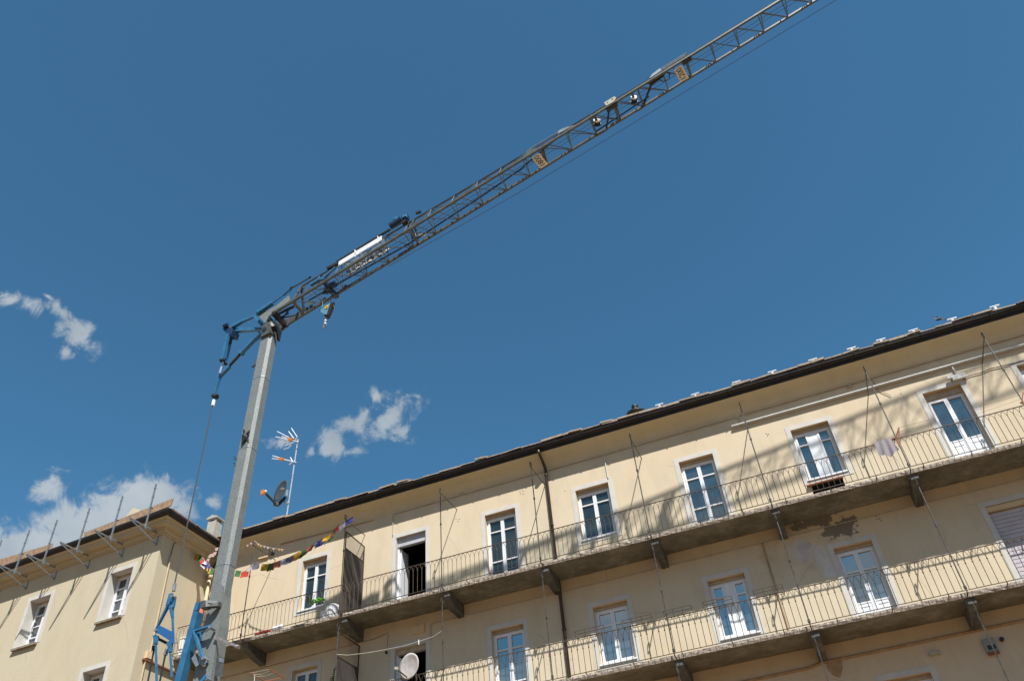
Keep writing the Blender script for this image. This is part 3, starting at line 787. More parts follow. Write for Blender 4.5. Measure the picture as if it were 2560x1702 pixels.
def chimney(px0, px1, pyb, pyt, Y, parent, cap=True):
    a = at(px0, pyb, Y); b = at(px1, pyb, Y); t = at((px0+px1)/2, pyt, Y); X = (a.x+b.x)/2; w = (b.x-a.x)/2
    w *= .66; ch = MB().box(X-w, X+w, Y, Y+2*w, a.z-2.0, t.z-.16).build('chimney', m_chim, parent)
    mb = MB()
    for sx in (-1, 1):
        for sy in (0, 1): mb.box(X+sx*(w-.05)-.05, X+sx*(w-.05)+.05, Y+sy*(2*w-.1), Y+sy*(2*w-.1)+.1, t.z-.16, t.z-.04)
    mb.prism([(X-w-.06, Y-.06, t.z-.04), (X+w+.06, Y-.06, t.z-.04), (X+w+.06, Y+2*w+.06, t.z-.04), (X-w-.06, Y+2*w+.06, t.z-.04)], (0, 0, .05))
    mb.prism([(X-w-.06, Y-.06, t.z+.01), (X+w+.06, Y-.06, t.z+.01), (X, Y-.06, t.z+.12)], (0, 2*w+.12, 0))
    mb.build('chimney_cap', m_chim, ch)


chimney(510, 540, 1330, 1296, 23.6, WR)
# gabled dormer top showing above the plank
a = at(312, 1290, 21.5); b = at(350, 1272, 21.5); t = at(332, 1270, 21.5)
MB().prism([(a.x, 21.5, a.z-.8), (b.x, 21.5, a.z-.8), (b.x, 21.5, b.z-.02), (t.x, 21.5, t.z+.02), (a.x, 21.5, a.z-.1)], (0, 1.2, 0)).build('dormer', m_wall2, WR)
# pipes and ledge on the return wall
mb = MB(); Xr = -19.8
pts = [atx(434, 1346, Xr+.03), atx(430, 1350, Xr+.03), atx(423, 1392, Xr+.03)]
MB().tube([V((Xr+.03, 19.95, 15.92)), V((Xr+.03, 19.86, 15.82)), V((Xr+.03, 19.83, 15.3))], .014, 5).build('cable', m_pole, WING)
MB().tube([V((Xr+.04, 19.83, 15.32)), V((Xr+.04, 19.85, 11.98))], .030, 8).tube([V((Xr+.04, 19.72, 11.8)), V((Xr+.04, 19.74, 8))], .032, 8).build('service_pipe', m_rustpipe if False else paint('cream pipe', (.70, .56, .36), (.62, .5, .32), 5, .6), WING)
MB().box(Xr, Xr+.10, 19.70, 20.0, 11.84, 12.05).build('junction_box', m_reveal, WING)
MB().box(Xr, Xr+.09, 19.62, 21.2, 11.76, 11.80).build('terracotta_ledge', m_brick, WING)
# downpipe in the inner corner
dp = MB().tube([V((-19.1, 21.60, 16.30)), V((-19.25, 21.68, 16.08)), V((-19.52, 21.76, 15.75)), V((-19.66, 21.78, 15.5))], .05, 8).build('drainpipe', m_pipe, WING, True)
MB().tube([V((-19.66, 21.78, 15.42)), V((-19.66, 21.78, 15.27))], .095, 10).tube([V((-19.66, 21.78, 15.3)), V((-19.66, 21.78, 12.2))], .06, 10).build('lower_pipe', paint('cream clay pipe', (.70, .54, .34), (.60, .46, .28), 5, .7), dp, True)

# edge protection brackets + planks
EP = 'edge protection brackets bolted under the eaves of the left wing'
ordn = ['nearest to the corner of the wing', 'second from the corner of the wing', 'third from the corner of the wing', 'fourth from the corner, where planks break', 'fifth from the corner, before the left plank', 'cut by the left edge of the photo']
for i, a in enumerate((-.22, -1.76, -3.32, -4.90, -6.28, -7.72)):
    T_ = thing('guard_rail_bracket', leftfr(a, 0, 15.6), 'galvanised guard rail bracket, '+ordn[i], 'bracket', EP)
    f = leftfr; w = .022
    MB().box(a-.035, a+.035, -.012, 0, 15.58, 16.05, f).build('wall_plate', m_galvl, T_)
    MB().bar(f(a, 0, 16.02), f(a, -1.34, 16.02), .04, .04).bar(f(a, -.01, 15.62), f(a, -1.34, 16.0), .03, .03).build('cantilever_arm', m_galvl, T_)
    up_ = MB().bar(f(a, -.63, 15.98), f(a+.01, -.63, 17.68), .045, .045).bar(f(a, -.63, 15.94), f(a, -.63, 16.08), .08, .08)
    up_.build('upright', m_galvl, T_)
    for zz in (16.75, 17.15, 17.5):
        h = MB().tube([f(a+.02, -.60, zz), f(a+.10, -.60, zz-.03), f(a+.10, -.60, zz+.10)], .009, 4).bar(f(a-.03, -.63, zz), f(a+.03, -.63, zz), .055, .04)
        h.build('hook', m_galvl, T_)


def plank(px, lab):
    a, b, c, d = [atl(x, y, .59) for x, y in px]; dy = -LN*-.035
    return solo(MB().prism([a, b, c, d], LN*.035), 'plank', m_wood, lab, 'plank', 'planks standing along the eaves of the left wing')


plank([(208, 1347), (426, 1264), (433, 1245), (210, 1331)], 'long weathered plank nearest the corner of the left wing')
plank([(-30, 1426), (128, 1373), (132, 1358), (-30, 1406)], 'shorter weathered plank at the left end of the eaves')

# ------------------------------------------------------------------ tower crane
CR = thing('tower_crane', (-14, 16.27, 0), 'self-erecting crane with galvanised mast and lattice jib over the houses', 'crane')
P0 = V((0, 15.84, 24.277)); DJ = V((.9708, -.0583, .2333)).normalized()
WJ = .70


def J(t, y=0., h=0.): return P0+DJ*t+V((0, y, h))      # y=0 far chord, -.70 near chord


def hap(t): return 1.0 if t < -13 else 1.0-.2*(t+13)/6 if t < -7 else .8-.15*(t+7)/5 if t < -2 else .65-.05*(t+2)/3 if t < 1 else .6


nodes = [-13.39, -12.62, -11.72, -10.81, -9.91, -8.96, -8.05, -7.14, -6.21, -5.3, -4.4, -3.72, -2.8, -1.88, -.99, -.16, .75, 1.59, 2.46, 3.31, 4.18, 5.02, 5.85, 6.7, 7.55, 8.4, 9.25, 10.1, 10.95, 11.8, 12.65, 13.5, 14.35, 15.2]
JB = MB().bar(J(-14.1), J(15.3), .075, .085, w2=.06, h2=.07).bar(J(-14.1, -WJ), J(15.3, -WJ), .075, .085, w2=.06, h2=.07).build('jib', m_galvd, CR)
mb = MB(); pts = [-13.39]+nodes[1:]
for a, b in zip(pts[:-1], pts[1:]): mb.tube([J(a, -WJ/2, hap(a)), J(b, -WJ/2, hap(b))], .035 if a < -2 else .028, 6)
mb.build('top_chord', m_galvd, JB)
lac = MB(); r = .017
for i, t in enumerate(nodes):
    n_ = J(t, -WJ); f_ = J(t); a_ = J(t, -WJ/2, hap(t))
    lac.tube([n_, f_], r+.003, 5); lac.tube([a_, f_], r, 5); lac.tube([n_, a_], r, 5)
    if i+1 < len(nodes):
        u = nodes[i+1]
        lac.tube([n_, J(u)], r, 5); lac.tube([a_, J(u)], r, 5); lac.tube([J(t, -WJ), J(u, -WJ/2, hap(u))] if i % 2 else [a_, J(u, -WJ)], r, 5)
lac.build('lacing', m_lace, JB)
# rail brackets dotted along the far chord
t = -12
while t < -3.9: MB().box(-.02, .02, -.02, .02, -.02, .02, lambda x, y, z, t=t: J(t+x*1.6, -.03+y, -.02+z*1.6)).build('chord_clip', m_blackst, JB); t += .46
# heavy portal frames at the section joints
for t, w in ((-13.39, .10), (-8.75, .055), (-3.75, .055), (-1.05, .07), (1.57, .06)):
    MB().bar(J(t, -WJ), J(t), w, .07).bar(J(t, -WJ), J(t, -WJ/2, hap(t)), w*.8, .06).bar(J(t), J(t, -WJ/2, hap(t)), w*.8, .06).build('portal_frame', m_galvd, JB)
# X braces at the folding joint
MB().bar(J(-1.17, -WJ), J(-1.53, 0), .05).build('joint_brace', m_blackst, JB)
MB().bar(J(-.17, 0), J(.40, -WJ), .055).build('joint_brace', m_blackst, JB)
# inner luffing tie between the chords
MB().tube([J(-13.0, -WJ*.45, .1), J(-9.0, -WJ*.2, .1), J(-6, -WJ*.35, .1), J(-4.6, -.33, .12), J(-3.4, -.52, .2), J(-2.4, -.6, .25)], .03, 6).tube([J(-1.9, -.1, .03), J(.1, -.18, .03)], .025, 5).build('tie_bar', m_blued, JB)
ro = MB()
for y0, y1, h in ((-.42, -.40, .12), (-.30, -.26, .12)): ro.tube([J(-13.2, y0, h), J(15.2, y1, h)], .008, 4, cap=False)
ro.tube([J(-10, .05, -.12), J(-5, .10, -.36), J(15.2, .08, -.5)], .010, 4, cap=False)
ro.build('hoist_rope', m_rope, JB)
# gusset plates of the tapered jib foot
gp_ = []
A0 = at(649, 789, 15.97); A1 = at(670, 806, 15.97); A2 = at(668, 797, 15.97); A3 = at(722, 748, 15.97); A4 = at(722, 740, 15.97); A5 = at(690, 762, 15.97)
MB().prism([at(645, 789, 15.97), at(663, 807, 15.97), at(672, 790, 15.97), at(724, 751, 15.97), at(722, 738, 15.97), at(690, 764, 15.97)], (0, .05, 0)).build('foot_plate', m_galv, JB)
MB().prism([at(689, 814, 16.62), at(704, 826, 16.62), at(757, 781, 16.62), at(748, 778, 16.62), at(715, 797, 16.62)], (0, .05, 0)).build('foot_plate', m_galvd, JB)
MB().bar(J(-14.15, -WJ-.03, -.02), J(-14.15, .04, -.02), .16, .14).bar(at(671, 797, 16.0), at(692, 820, 16.6), .13, .14).build('foot_beam', m_blackst, JB)
MB().bar(at(684, 790, 16.3), at(735, 766, 16.3), .07).bar(at(688, 800, 16.3), at(722, 783, 16.3), .04).bar(at(700, 805, 16.4), at(722, 775, 16.2), .04).bar(at(703, 795, 16.4), at(745, 787, 16.4), .03).build('foot_brace', m_blackst, JB)
# lift cylinders and steel fittings riding above the near chord
MB().tube([J(-4.12, -WJ+.02, .30), J(-3.0, -WJ+.02, .26)], .030, 8).build('fold_cylinder', m_galvl, JB)
MB().prism([J(-3.9, -WJ, .08), J(-4.05, -WJ, .25), J(-3.0, -WJ, .22), J(-3.3, -WJ, .08)], (0, .03, 0)).build('fold_cover', m_blued, JB)
MB().prism([J(-4.45, -WJ, .04), J(-4.15, -WJ, .32), J(-4.05, -WJ, .28), J(-3.75, -WJ, .04)], (0, .03, 0)).build('hinge_plate', m_galvd, JB)
MB().prism([J(-3.0, -WJ, .05), J(-3.02, -WJ, .28), J(-2.7, -WJ, .26), J(-2.35, -WJ, .05)], (0, .03, 0)).build('hinge_plate', m_galvd, JB)
MB().prism([J(-3.05, -WJ-.05, .10), J(-3.02, -WJ-.05, .24), J(-2.85, -WJ-.05, .23), J(-2.68, -WJ-.05, .16), J(-2.6, -WJ-.05, .06)], (0, .02, 0)).build('hinge_plate', m_galvl, JB)
hp = MB().prism([J(-1.28, -WJ-.05, .02), J(-1.32, -WJ-.05, .24), J(-.95, -WJ-.05, .24), J(-.90, -WJ-.05, .10), J(-1.02, -WJ-.05, .0)], (0, .02, 0)).build('hinge_plate', m_cond, JB)
MB().tube([J(-1.21, -WJ-.056, .13), J(-1.21, -WJ-.045, .13)], .030, 8).tube([J(-1.03, -WJ-.056, .15), J(-1.03, -WJ-.045, .15)], .030, 8).build('pin_hole', m_ink, hp)
MB().prism([J(.28, -WJ-.05, .04), J(.40, -WJ-.05, .18), J(.70, -WJ-.05, .23), J(.74, -WJ-.05, .08)], (0, .02, 0)).build('hinge_plate', m_galvl, JB)
MB().tube([J(.66, -WJ, .23), J(1.64, -WJ, .22)], .028, 8).tube([J(.66, -WJ, .14), J(1.6, -WJ, .13)], .033, 8).build('fold_cylinder', m_galvl, JB)
MB().prism([J(.15, -WJ+.02, -.02), J(.95, -WJ+.02, .03), J(.7, -WJ+.12, -.05), J(.3, -WJ+.14, -.08)], (0, 0, .03)).build('gusset', m_blackst, JB)
MB().box(-.2, .2, 0, .14, -.06, .05, lambda x, y, z: J(-1.12+x, -WJ+y, z)).build('gusset', m_blackst, JB)
MB().box(-.16, .16, 0, .14, -.06, .05, lambda x, y, z: J(1.58+x, -WJ+y, z)).build('gusset', m_blackst, JB)
MB().tube([J(.55, -WJ+.12, -.02), J(.68, -WJ+.28, -.03), J(.88, -WJ+.30, -.03), J(.95, -WJ+.10, -.02)], .018, 6).build('hydraulic_hose', m_rubber, JB)
# folding sheaves between the chords
for t0, y0 in ((-1.73, -.42), (-.37, -.42)):
    c = J(t0, y0, .02); q = MB()
    ax = V((.25, -.95, .15)).normalized()
    q.tube([c+ax*.02, c+ax*.06], .115, 18)
    s_ = q.build('sheave', m_board, JB)
    MB().tube([c-ax*.08, c+ax*.018], .10, 14).tube([c-ax*.12, c-ax*.09], .125, 16).build('sheave_core', m_blackst, s_)
    MB().tube([c+ax*.06, c+ax*.068], .020, 8).build('sheave_pin', m_ink, s_)
    MB().bar(J(t0-.17 if t0 < -1 else t0+.2, -WJ, 0), J(t0-.17 if t0 < -1 else t0+.2, 0, 0), .05, .09).bar(c-ax*.05, J(t0, -WJ, 0), .08, .04).build('sheave_bracket', m_galvd, s_)
MB().box(-.22, .22, -.03, .03, -.07, -.045, lambda x, y, z: J(-1.7+x, y, z)).build('joint_lug', m_galvd, JB)
MB().box(-.12, .12, -.03, .03, -.07, -.045, lambda x, y, z: J(-.3+x, y, z)).build('joint_lug', m_galvd, JB)


# load plates
def plate(t0, txt, tw=.29):
    a = -.62; b = -.06; z = -.075
    o = MB().box(0, 1, 0, 1, 0, .012, lambda x, y, z_: J(t0+tw*x+.10*y, a+(b-a)*y, z+z_)).build('load_plate', m_plate, JB); o['label'] = 'cream plate reading '+txt
    # text runs from the far chord to the near chord, tops of the figures towards the mast
    text_mesh(txt, .26, lambda x, y, q: J(t0+tw/2+.05-.10*(x/(b-a))-y, (a+b)/2-x, z-.003-q), sx=.95, name='lettering', mat=m_ink, parent=o)
    MB().bar(J(t0, a, z), J(t0, -WJ, 0), .02).bar(J(t0+tw, a, z), J(t0+tw, -WJ, 0), .02).bar(J(t0+.1, b, z), J(t0+.1, 0, 0), .02).bar(J(t0+tw+.1, b, z), J(t0+tw+.1, 0, 0), .02).build('plate_bracket', m_galvd, o)


plate(-4.10, '1800'); plate(1.10, '1200')
# advertising boards
MB().prism([at(845.7, 664.5, 15.9), at(954, 599.5, 15.75), at(954, 589, 15.75), at(847, 653.5, 15.9)], (0, .03, 0)).build('sign_board', m_board, CR)['label'] = 'blank white board on the near side of the jib'
mb = MB()
for px, py in ((888, 628), (888, 640), (945, 594), (945, 606), (848, 660)): c = at(px, py, 15.78); mb.box(c.x-.012, c.x+.012, c.y-.03, c.y+.02, c.z-.05, c.z+.05)
mb.build('board_clamp', m_board, CR)
YS = 16.45
sb = MB().prism([at(862, 662, YS), at(872, 688, YS), at(970, 628, YS), at(968, 600, YS)], (0, .03, 0)).build('sign_board', m_panel, CR); sb['label'] = 'grey back of the lettered board on the far side of the jib'
mk = MB(); wk = MB()
Yq = YS-.03


def ring(cx, cy, r_):
    c = at(cx, cy, Yq); ex = (at(cx+1, cy, Yq)-c); ez = (at(cx, cy-1, Yq)-c); q = []
    for i in range(12):
        th = i/12*2*math.pi
        for rr in (r_, r_*.5): q.append(c+ex*math.cos(th)*rr+ez*math.sin(th)*rr)
    mk.add(q, [(2*i, 2*i+1, (2*i+3) % 24, (2*i+2) % 24) for i in range(12)])


def stroke(a, b, w):
    A = at(*a, Yq); B = at(*b, Yq); mk.bar(A, B, .02, w)


for p in ((962, 618, 5), (943.5, 631, 5.5), (909, 652, 4.5), (895, 662, 4.5), (884, 667, 4.5)): ring(*p)
stroke((947, 616), (955, 627), .08); stroke((918, 650), (922, 642), .07); stroke((866, 671), (868, 682), .07); stroke((871, 670), (875, 680), .07); stroke((926, 638), (934, 642), .07)
mk.build('lettering', m_navy, sb)
for a, b in (((964, 627), (973, 621.5)), ((947, 637), (953, 632)), ((909, 661), (929, 649.5)), ((891, 671), (900, 665.5)), ((867.5, 687), (875, 682.5))):
    wk.bar(at(*a, Yq), at(*b, Yq), .02, .045)
wk.build('letter_base', m_board, sb)
# hoist motor on the jib
MT = MB().tube([at(975, 567, 15.95), at(1001, 551, 15.95)], .125, 12).tube([at(1001, 551, 15.95), at(1004, 549, 15.95)], .14, 12).bar(at(1006, 549, 15.95), at(1021, 543, 15.95), .18, .20).build('hoist_motor', m_blued, CR, False)
MB().bar(at(985, 549, 15.9), at(1000, 546, 15.9), .12, .1).bar(at(1008, 545, 15.9), at(1018, 541, 15.9), .16, .12).build('motor_cover', m_blue, MT)
MB().tube([at(1006, 561, 15.9), at(1018, 553, 15.9)], .10, 10).build('rope_drum', m_blackst, MT)
MB().bar(at(1040, 533, 15.95), at(1052, 529, 15.95), .08, .08).build('counter_box', m_blackst, CR)
MB().bar(at(1021, 562, 15.8), at(1036, 590, 16.4), .09, .07).bar(at(1030, 560, 15.8), at(1045, 587, 16.4), .04, .05).bar(at(1030, 592, 16.4), at(1046, 588, 16.5), .12, .16).build('motor_frame', m_blackst, CR)
MB().prism([at(1046, 594, 16.5), at(1052, 584, 16.5), at(1074, 578, 16.5), at(1062, 590, 16.5)], (0, .03, 0)).build('far_gusset', m_galv, CR)
# long cylinder between motor and boards (dark)
MB().bar(at(842, 655, 15.96), at(976, 573, 15.9), .07, .06).bar(at(818, 672, 15.96), at(846, 658, 15.96), .10, .10).build('top_rail', m_blackst, CR)
# trolley
TR = MB().bar(at(795, 700, 15.85), at(812, 697, 15.85), .12, .10).bar(at(776, 712, 15.86), at(797, 700, 15.86), .10, .10).bar(at(811, 694, 15.85), at(829, 676, 15.85), .11, .09, w2=.06).bar(at(828, 678, 15.85), at(839, 668, 15.85), .06).build('trolley_arm', m_blue, CR)
MB().bar(at(806, 698, 15.9), at(830, 730, 16.35), .13, .12).bar(at(829, 728, 16.35), at(843, 742, 16.7), .15, .14).bar(at(806, 698, 15.9), at(802, 692, 15.8), .1).build('trolley_frame', m_blued, TR)
MB().tube([at(826, 714, 16.2), at(838, 710, 16.2)], .12, 10).tube([at(812, 730, 16.3), at(820, 724, 16.3)], .12, 10).tube([at(836, 734, 16.7), at(842, 740, 16.75)], .09, 10).tube([at(807, 733, 16.3), at(813, 731, 16.3)], .05, 8).build('trolley_wheel', m_blued, TR)
MB().prism([at(768, 752, 16.5), at(784, 752, 16.5), at(788, 757, 16.5), at(774, 764, 16.5)], (0, .02, 0)).build('limit_box', m_galvd, CR)
for px, py in ((865, 714), (811, 746), (778, 764), (768, 770)): c = at(px, py, 16.66); MB().box(c.x-.05, c.x+.05, c.y-.04, c.y+.04, c.z-.1, c.z).build('end_stop', m_blackst, JB)
# hook block
HB = MB().prism([at(800, 774, 16.1), at(806, 765, 16.1), at(829, 755, 16.1), at(834, 762, 16.1), at(822, 788, 16.1), at(811, 785, 16.1), at(803, 781, 16.1)], (0, .09, 0)).build('hook_block', paint('teal block paint', (.10, .30, .42), (.16, .34, .38), 20, .4), CR)
MB().prism([at(811, 772, 16.09), at(815, 764, 16.09), at(823, 762, 16.09), at(819, 771, 16.09)], (0, -.008, 0)).build('warning_label', m_yel, HB)
MB().prism([at(814.5, 768, 16.075), at(817, 765, 16.075), at(818.5, 767.5, 16.075)], (0, -.005, 0)).build('warning_mark', m_red, HB)
MB().bar(at(832, 757, 16.1), at(822, 788, 16.1), .09, .12).tube([at(817, 786, 16.2), at(820, 792, 16.2)], .09, 8).build('sheave_housing', m_blackst, HB)
MB().tube([at(798, 776, 16.1), at(830, 750, 16.1), at(836, 770, 16.1), at(824, 780, 16.1)], .010, 4).tube([at(807, 747, 16.15), at(806, 765, 16.1)], .007, 4).build('guard_wire', m_pole, HB)
for i in range(6):
    a = at(815.5-i*.35, 790+i*3.4, 16.2); b = at(815.2-i*.35, 793.4+i*3.4, 16.2); MB().tube([a, b], .045, 8).build('swivel_band', m_board if i % 2 else m_ink, HB)
MB().tube([at(813.5, 808, 16.2), at(811, 813, 16.2), at(809, 817, 16.2), at(811.5, 820, 16.2), at(815, 817, 16.2)], .035, 6).build('hook', paint('pinkish steel', (.42, .36, .42), (.3, .27, .3), 9, .4, .3), HB)


# mast: hexagonal-chamfered box, slightly tapering
def mast_sec(z):
    k = (z-11.2)/(19.4-11.2)
    xl = -14.38+.19*k; w = .385; y0, y1 = 16.05, 16.47; c = .085
    xr = xl+w
    return [V((xl, y0, z)), V((xr-c, y0, z)), V((xr, y0+c, z)), V((xr, y1-c, z)), V((xr-c, y1, z)), V((xl+c, y1, z)), V((xl, y1-c, z))]


mb = MB(); zs = [0, 11.0, 20.75]; vs = []
for z in zs: vs += mast_sec(z)
n = 7; fs = [(i*n+j, i*n+(j+1) % n, (i+1)*n+(j+1) % n, (i+1)*n+j) for i in range(2) for j in range(n)]+[tuple(range(n))[::-1], tuple(2*n+j for j in range(n))]
MS = mb.add(vs, fs).build('mast', m_galv, CR)
# doubling plates, welds, cleats
def onm(x, z, o=0.): s_ = mast_sec(z); return V((s_[0].x+x, s_[0].y-o, z))
for z in (18.35, 15.7, 12.0):
    mb = MB()
    s_ = [V((p.x+(.006 if p.x > -14.1 else -.006), p.y+(-.006 if p.y < 16.25 else .006), p.z)) for p in mast_sec(z)]
    mb.add(s_+[p+V((0, 0, .02 if z != 18.35 else .05)) for p in s_], [(j, (j+1) % 7, 7+(j+1) % 7, 7+j) for j in range(7)]).build('weld_seam', m_galvl, MS)
MB().bar(at(585, 968-52, 16.05), at(592, 912, 16.05), .10, .03).build('cleat', m_galvd, MS) if False else None
MB().bar(at(630, 917, 16.1), at(645, 909, 16.1), .06, .05).bar(at(638, 904, 16.1), at(644, 914, 16.1), .10, .04).build('cleat', m_galvd, MS)
mb = MB(); S_ = lambda x, y: (560+x/5.6, 1040+y/5.6)
mb.prism([at(*S_(265, 280), 16.02), at(*S_(300, 275), 16.02), at(*S_(325, 310), 16.02), at(*S_(270, 385), 16.02), at(*S_(252, 390), 16.02)], (0, -.04, 0))
mb.prism([at(*S_(280, 185), 16.02), at(*S_(298, 200), 16.02), at(*S_(278, 235), 16.02)], (0, -.04, 0)).prism([at(*S_(330, 235), 16.02), at(*S_(362, 225), 16.02), at(*S_(355, 250), 16.02), at(*S_(328, 255), 16.02)], (0, -.04, 0))
for a, b in (((300, 250), (365, 195)), ((320, 310), (350, 335)), ((255, 260), (262, 380)), ((335, 230), (330, 290))): mb.bar(at(*S_(*a), 16.02), at(*S_(*b), 16.02), .02)
mb.build('cable_bracket', m_blackst, MS)
mb = MB()
for dy in (0, 85):
    mb.prism([at(*S_(165, 590+dy), 16.1), at(*S_(228, 592+dy), 16.1), at(*S_(222, 605+dy), 16.1), at(*S_(180, 640+dy-15), 16.1)], (0, .05, 0))
    q = [at(*S_(150+22*math.cos(k)-0, 590+dy+18*math.sin(k)), 16.1) for k in [i*math.pi/4 for i in range(9)]]; mb.tube([V(p) for p in q], .012, 4)
mb.build('cable_eye', m_blackst, MS)
MB().prism([at(*S_(425, 535), 16.2)+V((.03, 0, 0)), at(*S_(465, 580), 16.2), at(*S_(455, 700), 16.2), at(*S_(365, 660), 16.2)], (0, .02, 0)) if False else None
# widened foot of the upper mast section, bracket box, flange
def M5(x, y): return (440+x/7.065, 1480+y/7.065)
MB().prism([at(538.7, 1457, 16.04), at(528, 1473, 16.04), at(519, 1530, 16.04), at(484, 1702, 16.04), at(478, 1740, 16.04), at(520, 1740, 16.04), at(548, 1560, 16.04), at(556, 1462, 16.04)], (0, .38, 0)).build('mast_gusset', m_galv, MS)
bx = MB().prism([at(*M5(435, 155), 15.72), at(*M5(525, 135), 15.72), at(*M5(520, 255), 15.72), at(*M5(425, 275), 15.72)], (0, .2, 0)).prism([at(*M5(525, 135), 15.72), at(*M5(750, 155), 15.9), at(*M5(735, 235), 15.9), at(*M5(520, 255), 15.72)], (0, .14, 0)).build('bracket_box', m_galvd, MS)
MB().prism([at(*M5(555, 190), 15.70), at(*M5(575, 182), 15.70), at(*M5(655, 185), 15.76), at(*M5(662, 205), 15.76), at(*M5(590, 213), 15.72)], (0, -.006, 0)).build('slot', m_ink, bx)
MB().bar(at(*M5(680, 780), 15.98), at(*M5(1110, 965), 15.98), .03, .055).tube([at(*M5(1060, 958), 15.95), at(*M5(1115, 962), 15.95)], .05, 8).build('step_bar', paint('worn step bar', (.30, .22, .2), (.5, .48, .46), 20, .5, .4), MS)
MB().prism([at(*M5(270, 1165), 15.9), at(*M5(330, 1085), 15.9), at(*M5(400, 1280), 15.9), at(*M5(350, 1315), 15.9)], (0, .03, 0)).prism([at(*M5(410, 1120), 15.9), at(*M5(520, 1130), 15.9), at(*M5(540, 1230), 15.9), at(*M5(480, 1290), 15.9), at(*M5(390, 1260), 15.9)], (0, .03, 0)).build('lug_plate', m_galvl, MS)
pl = MB().prism([at(*M5(715, 1110), 16.0), at(*M5(850, 1150), 16.0), at(*M5(810, 1500), 16.0), at(*M5(680, 1460), 16.0)], (0, .02, 0)).build('data_plate', m_galvd, MS)
MB().prism([at(*M5(765, 1150), 15.995), at(*M5(850, 1170), 15.995), at(*M5(838, 1240), 15.995), at(*M5(758, 1225), 15.995)], (0, -.004, 0)).build('plate_rim', m_galvl, pl)
# mast head with hinge
MH = MB().prism([at(655, 815, 15.98), at(668, 802, 15.98), at(677, 812, 15.98), at(676, 830, 15.98), at(652, 842, 15.98)], (0, .30, 0)).build('mast_head', m_galvd, CR)
MB().tube([at(661, 823, 15.975), at(661, 823, 15.975)+V((0, -.02, 0))], .085, 6).build('hinge_socket', m_ink, MH)
MB().prism([at(674, 818, 16.0), at(690, 812, 16.0), at(702, 826, 16.3), at(697, 852, 16.3), at(692, 850, 16.3), at(690, 832, 16.2)], (0, .06, 0)).build('head_cheek', m_blackst, MH)
# blue luffing gear
def bl_bar(name, pts, mat=m_blue, Y=16.25, dY=0.12):
    mb = MB()
    for (a, b, w, w2) in pts: mb.bar(at(*a, Y), at(*b, Y), w*.64, w*.64, w2=w2*.64)
    return mb.build(name, mat, CR)


bl_bar('head_strut', [((575, 821), (606, 803), .20, .16), ((606, 803), (642, 788), .16, .12)])
bl_bar('head_strut', [((576, 827), (600, 826), .16, .2), ((600, 826), (655, 823), .2, .16)], m_blue, 16.35)
MB().prism([at(556, 822, 16.1), at(572, 812, 16.1), at(583, 822, 16.1), at(578, 836, 16.1), at(567, 834, 16.1)], (0, .35, 0)).tube([at(559, 816, 16.05), at(570, 811, 16.05)], .07, 8).build('strut_head', m_blued, CR)
bl_bar('link_strut', [((638, 792), (656, 812), .16, .18)], m_blue, 16.2)
bl_bar('jib_tie', [((640, 786), (650, 780), .12, .2), ((645, 782), (681, 757), .24, .20), ((681, 757), (728, 724), .06, .06), ((708, 738), (724, 722), .1, .12)], m_blue, 15.95)
MB().tube([at(724, 724, 15.95), at(733, 718, 15.95), at(775, 694, 15.97)], .028, 6).tube([at(775, 693, 15.9), at(774, 694, 16.0)], .045, 8).tube([at(729, 719, 15.9), at(728, 719, 16.0)], .045, 8).build('tie_coupling', m_galvd, CR)
bl_bar('rear_stay', [((570, 836), (557, 898), .16, .16)], m_blue, 16.1)
bl_bar('rear_stay', [((579, 838), (567, 902), .14, .06)], m_blue, 16.5)
MB().bar(at(577, 838, 16.45), at(573, 858, 16.45), .12).tube([at(551, 902, 16.2), at(563, 896, 16.2)], .07, 8).tube([at(559, 906, 16.3), at(565, 910, 16.3)], .06, 8).build('stay_coupling', m_blackst, CR)
MB().tube([at(558, 905, 16.2), at(549, 933, 16.2)], .035, 6).build('stay_rod', m_alu, CR)
bl_bar('luffing_strut', [((653, 833), (637, 847), .26, .22), ((637, 847), (604, 881), .20, .2), ((607, 878), (600, 885), .26, .26)], m_blue, 16.3)
MB().tube([at(602, 884, 16.3), at(572, 916, 16.3)], .05, 8).build('strut_rod', m_blackst, CR)
bl_bar('luffing_strut', [((574, 915), (549, 941), .18, .18), ((549, 938), (537, 985), .18, .12)], m_blue, 16.3)
MB().tube([at(534, 989, 16.3), at(542, 992, 16.3)], .09, 8).build('cable_clamp', m_blackst, CR)
MB().tube([at(535, 1000, 16.3), at(532, 1014, 16.3)], .055, 8).build('cable_socket', m_white, CR)
MB().tube([at(532, 1012, 16.3), at(436, 1462, 16.35)], .020, 6).build('rear_cable', m_rope, CR)
MB().tube([at(437, 1459, 16.35), at(434, 1477, 16.35)], .048, 8).build('cable_socket', m_galvl, CR)


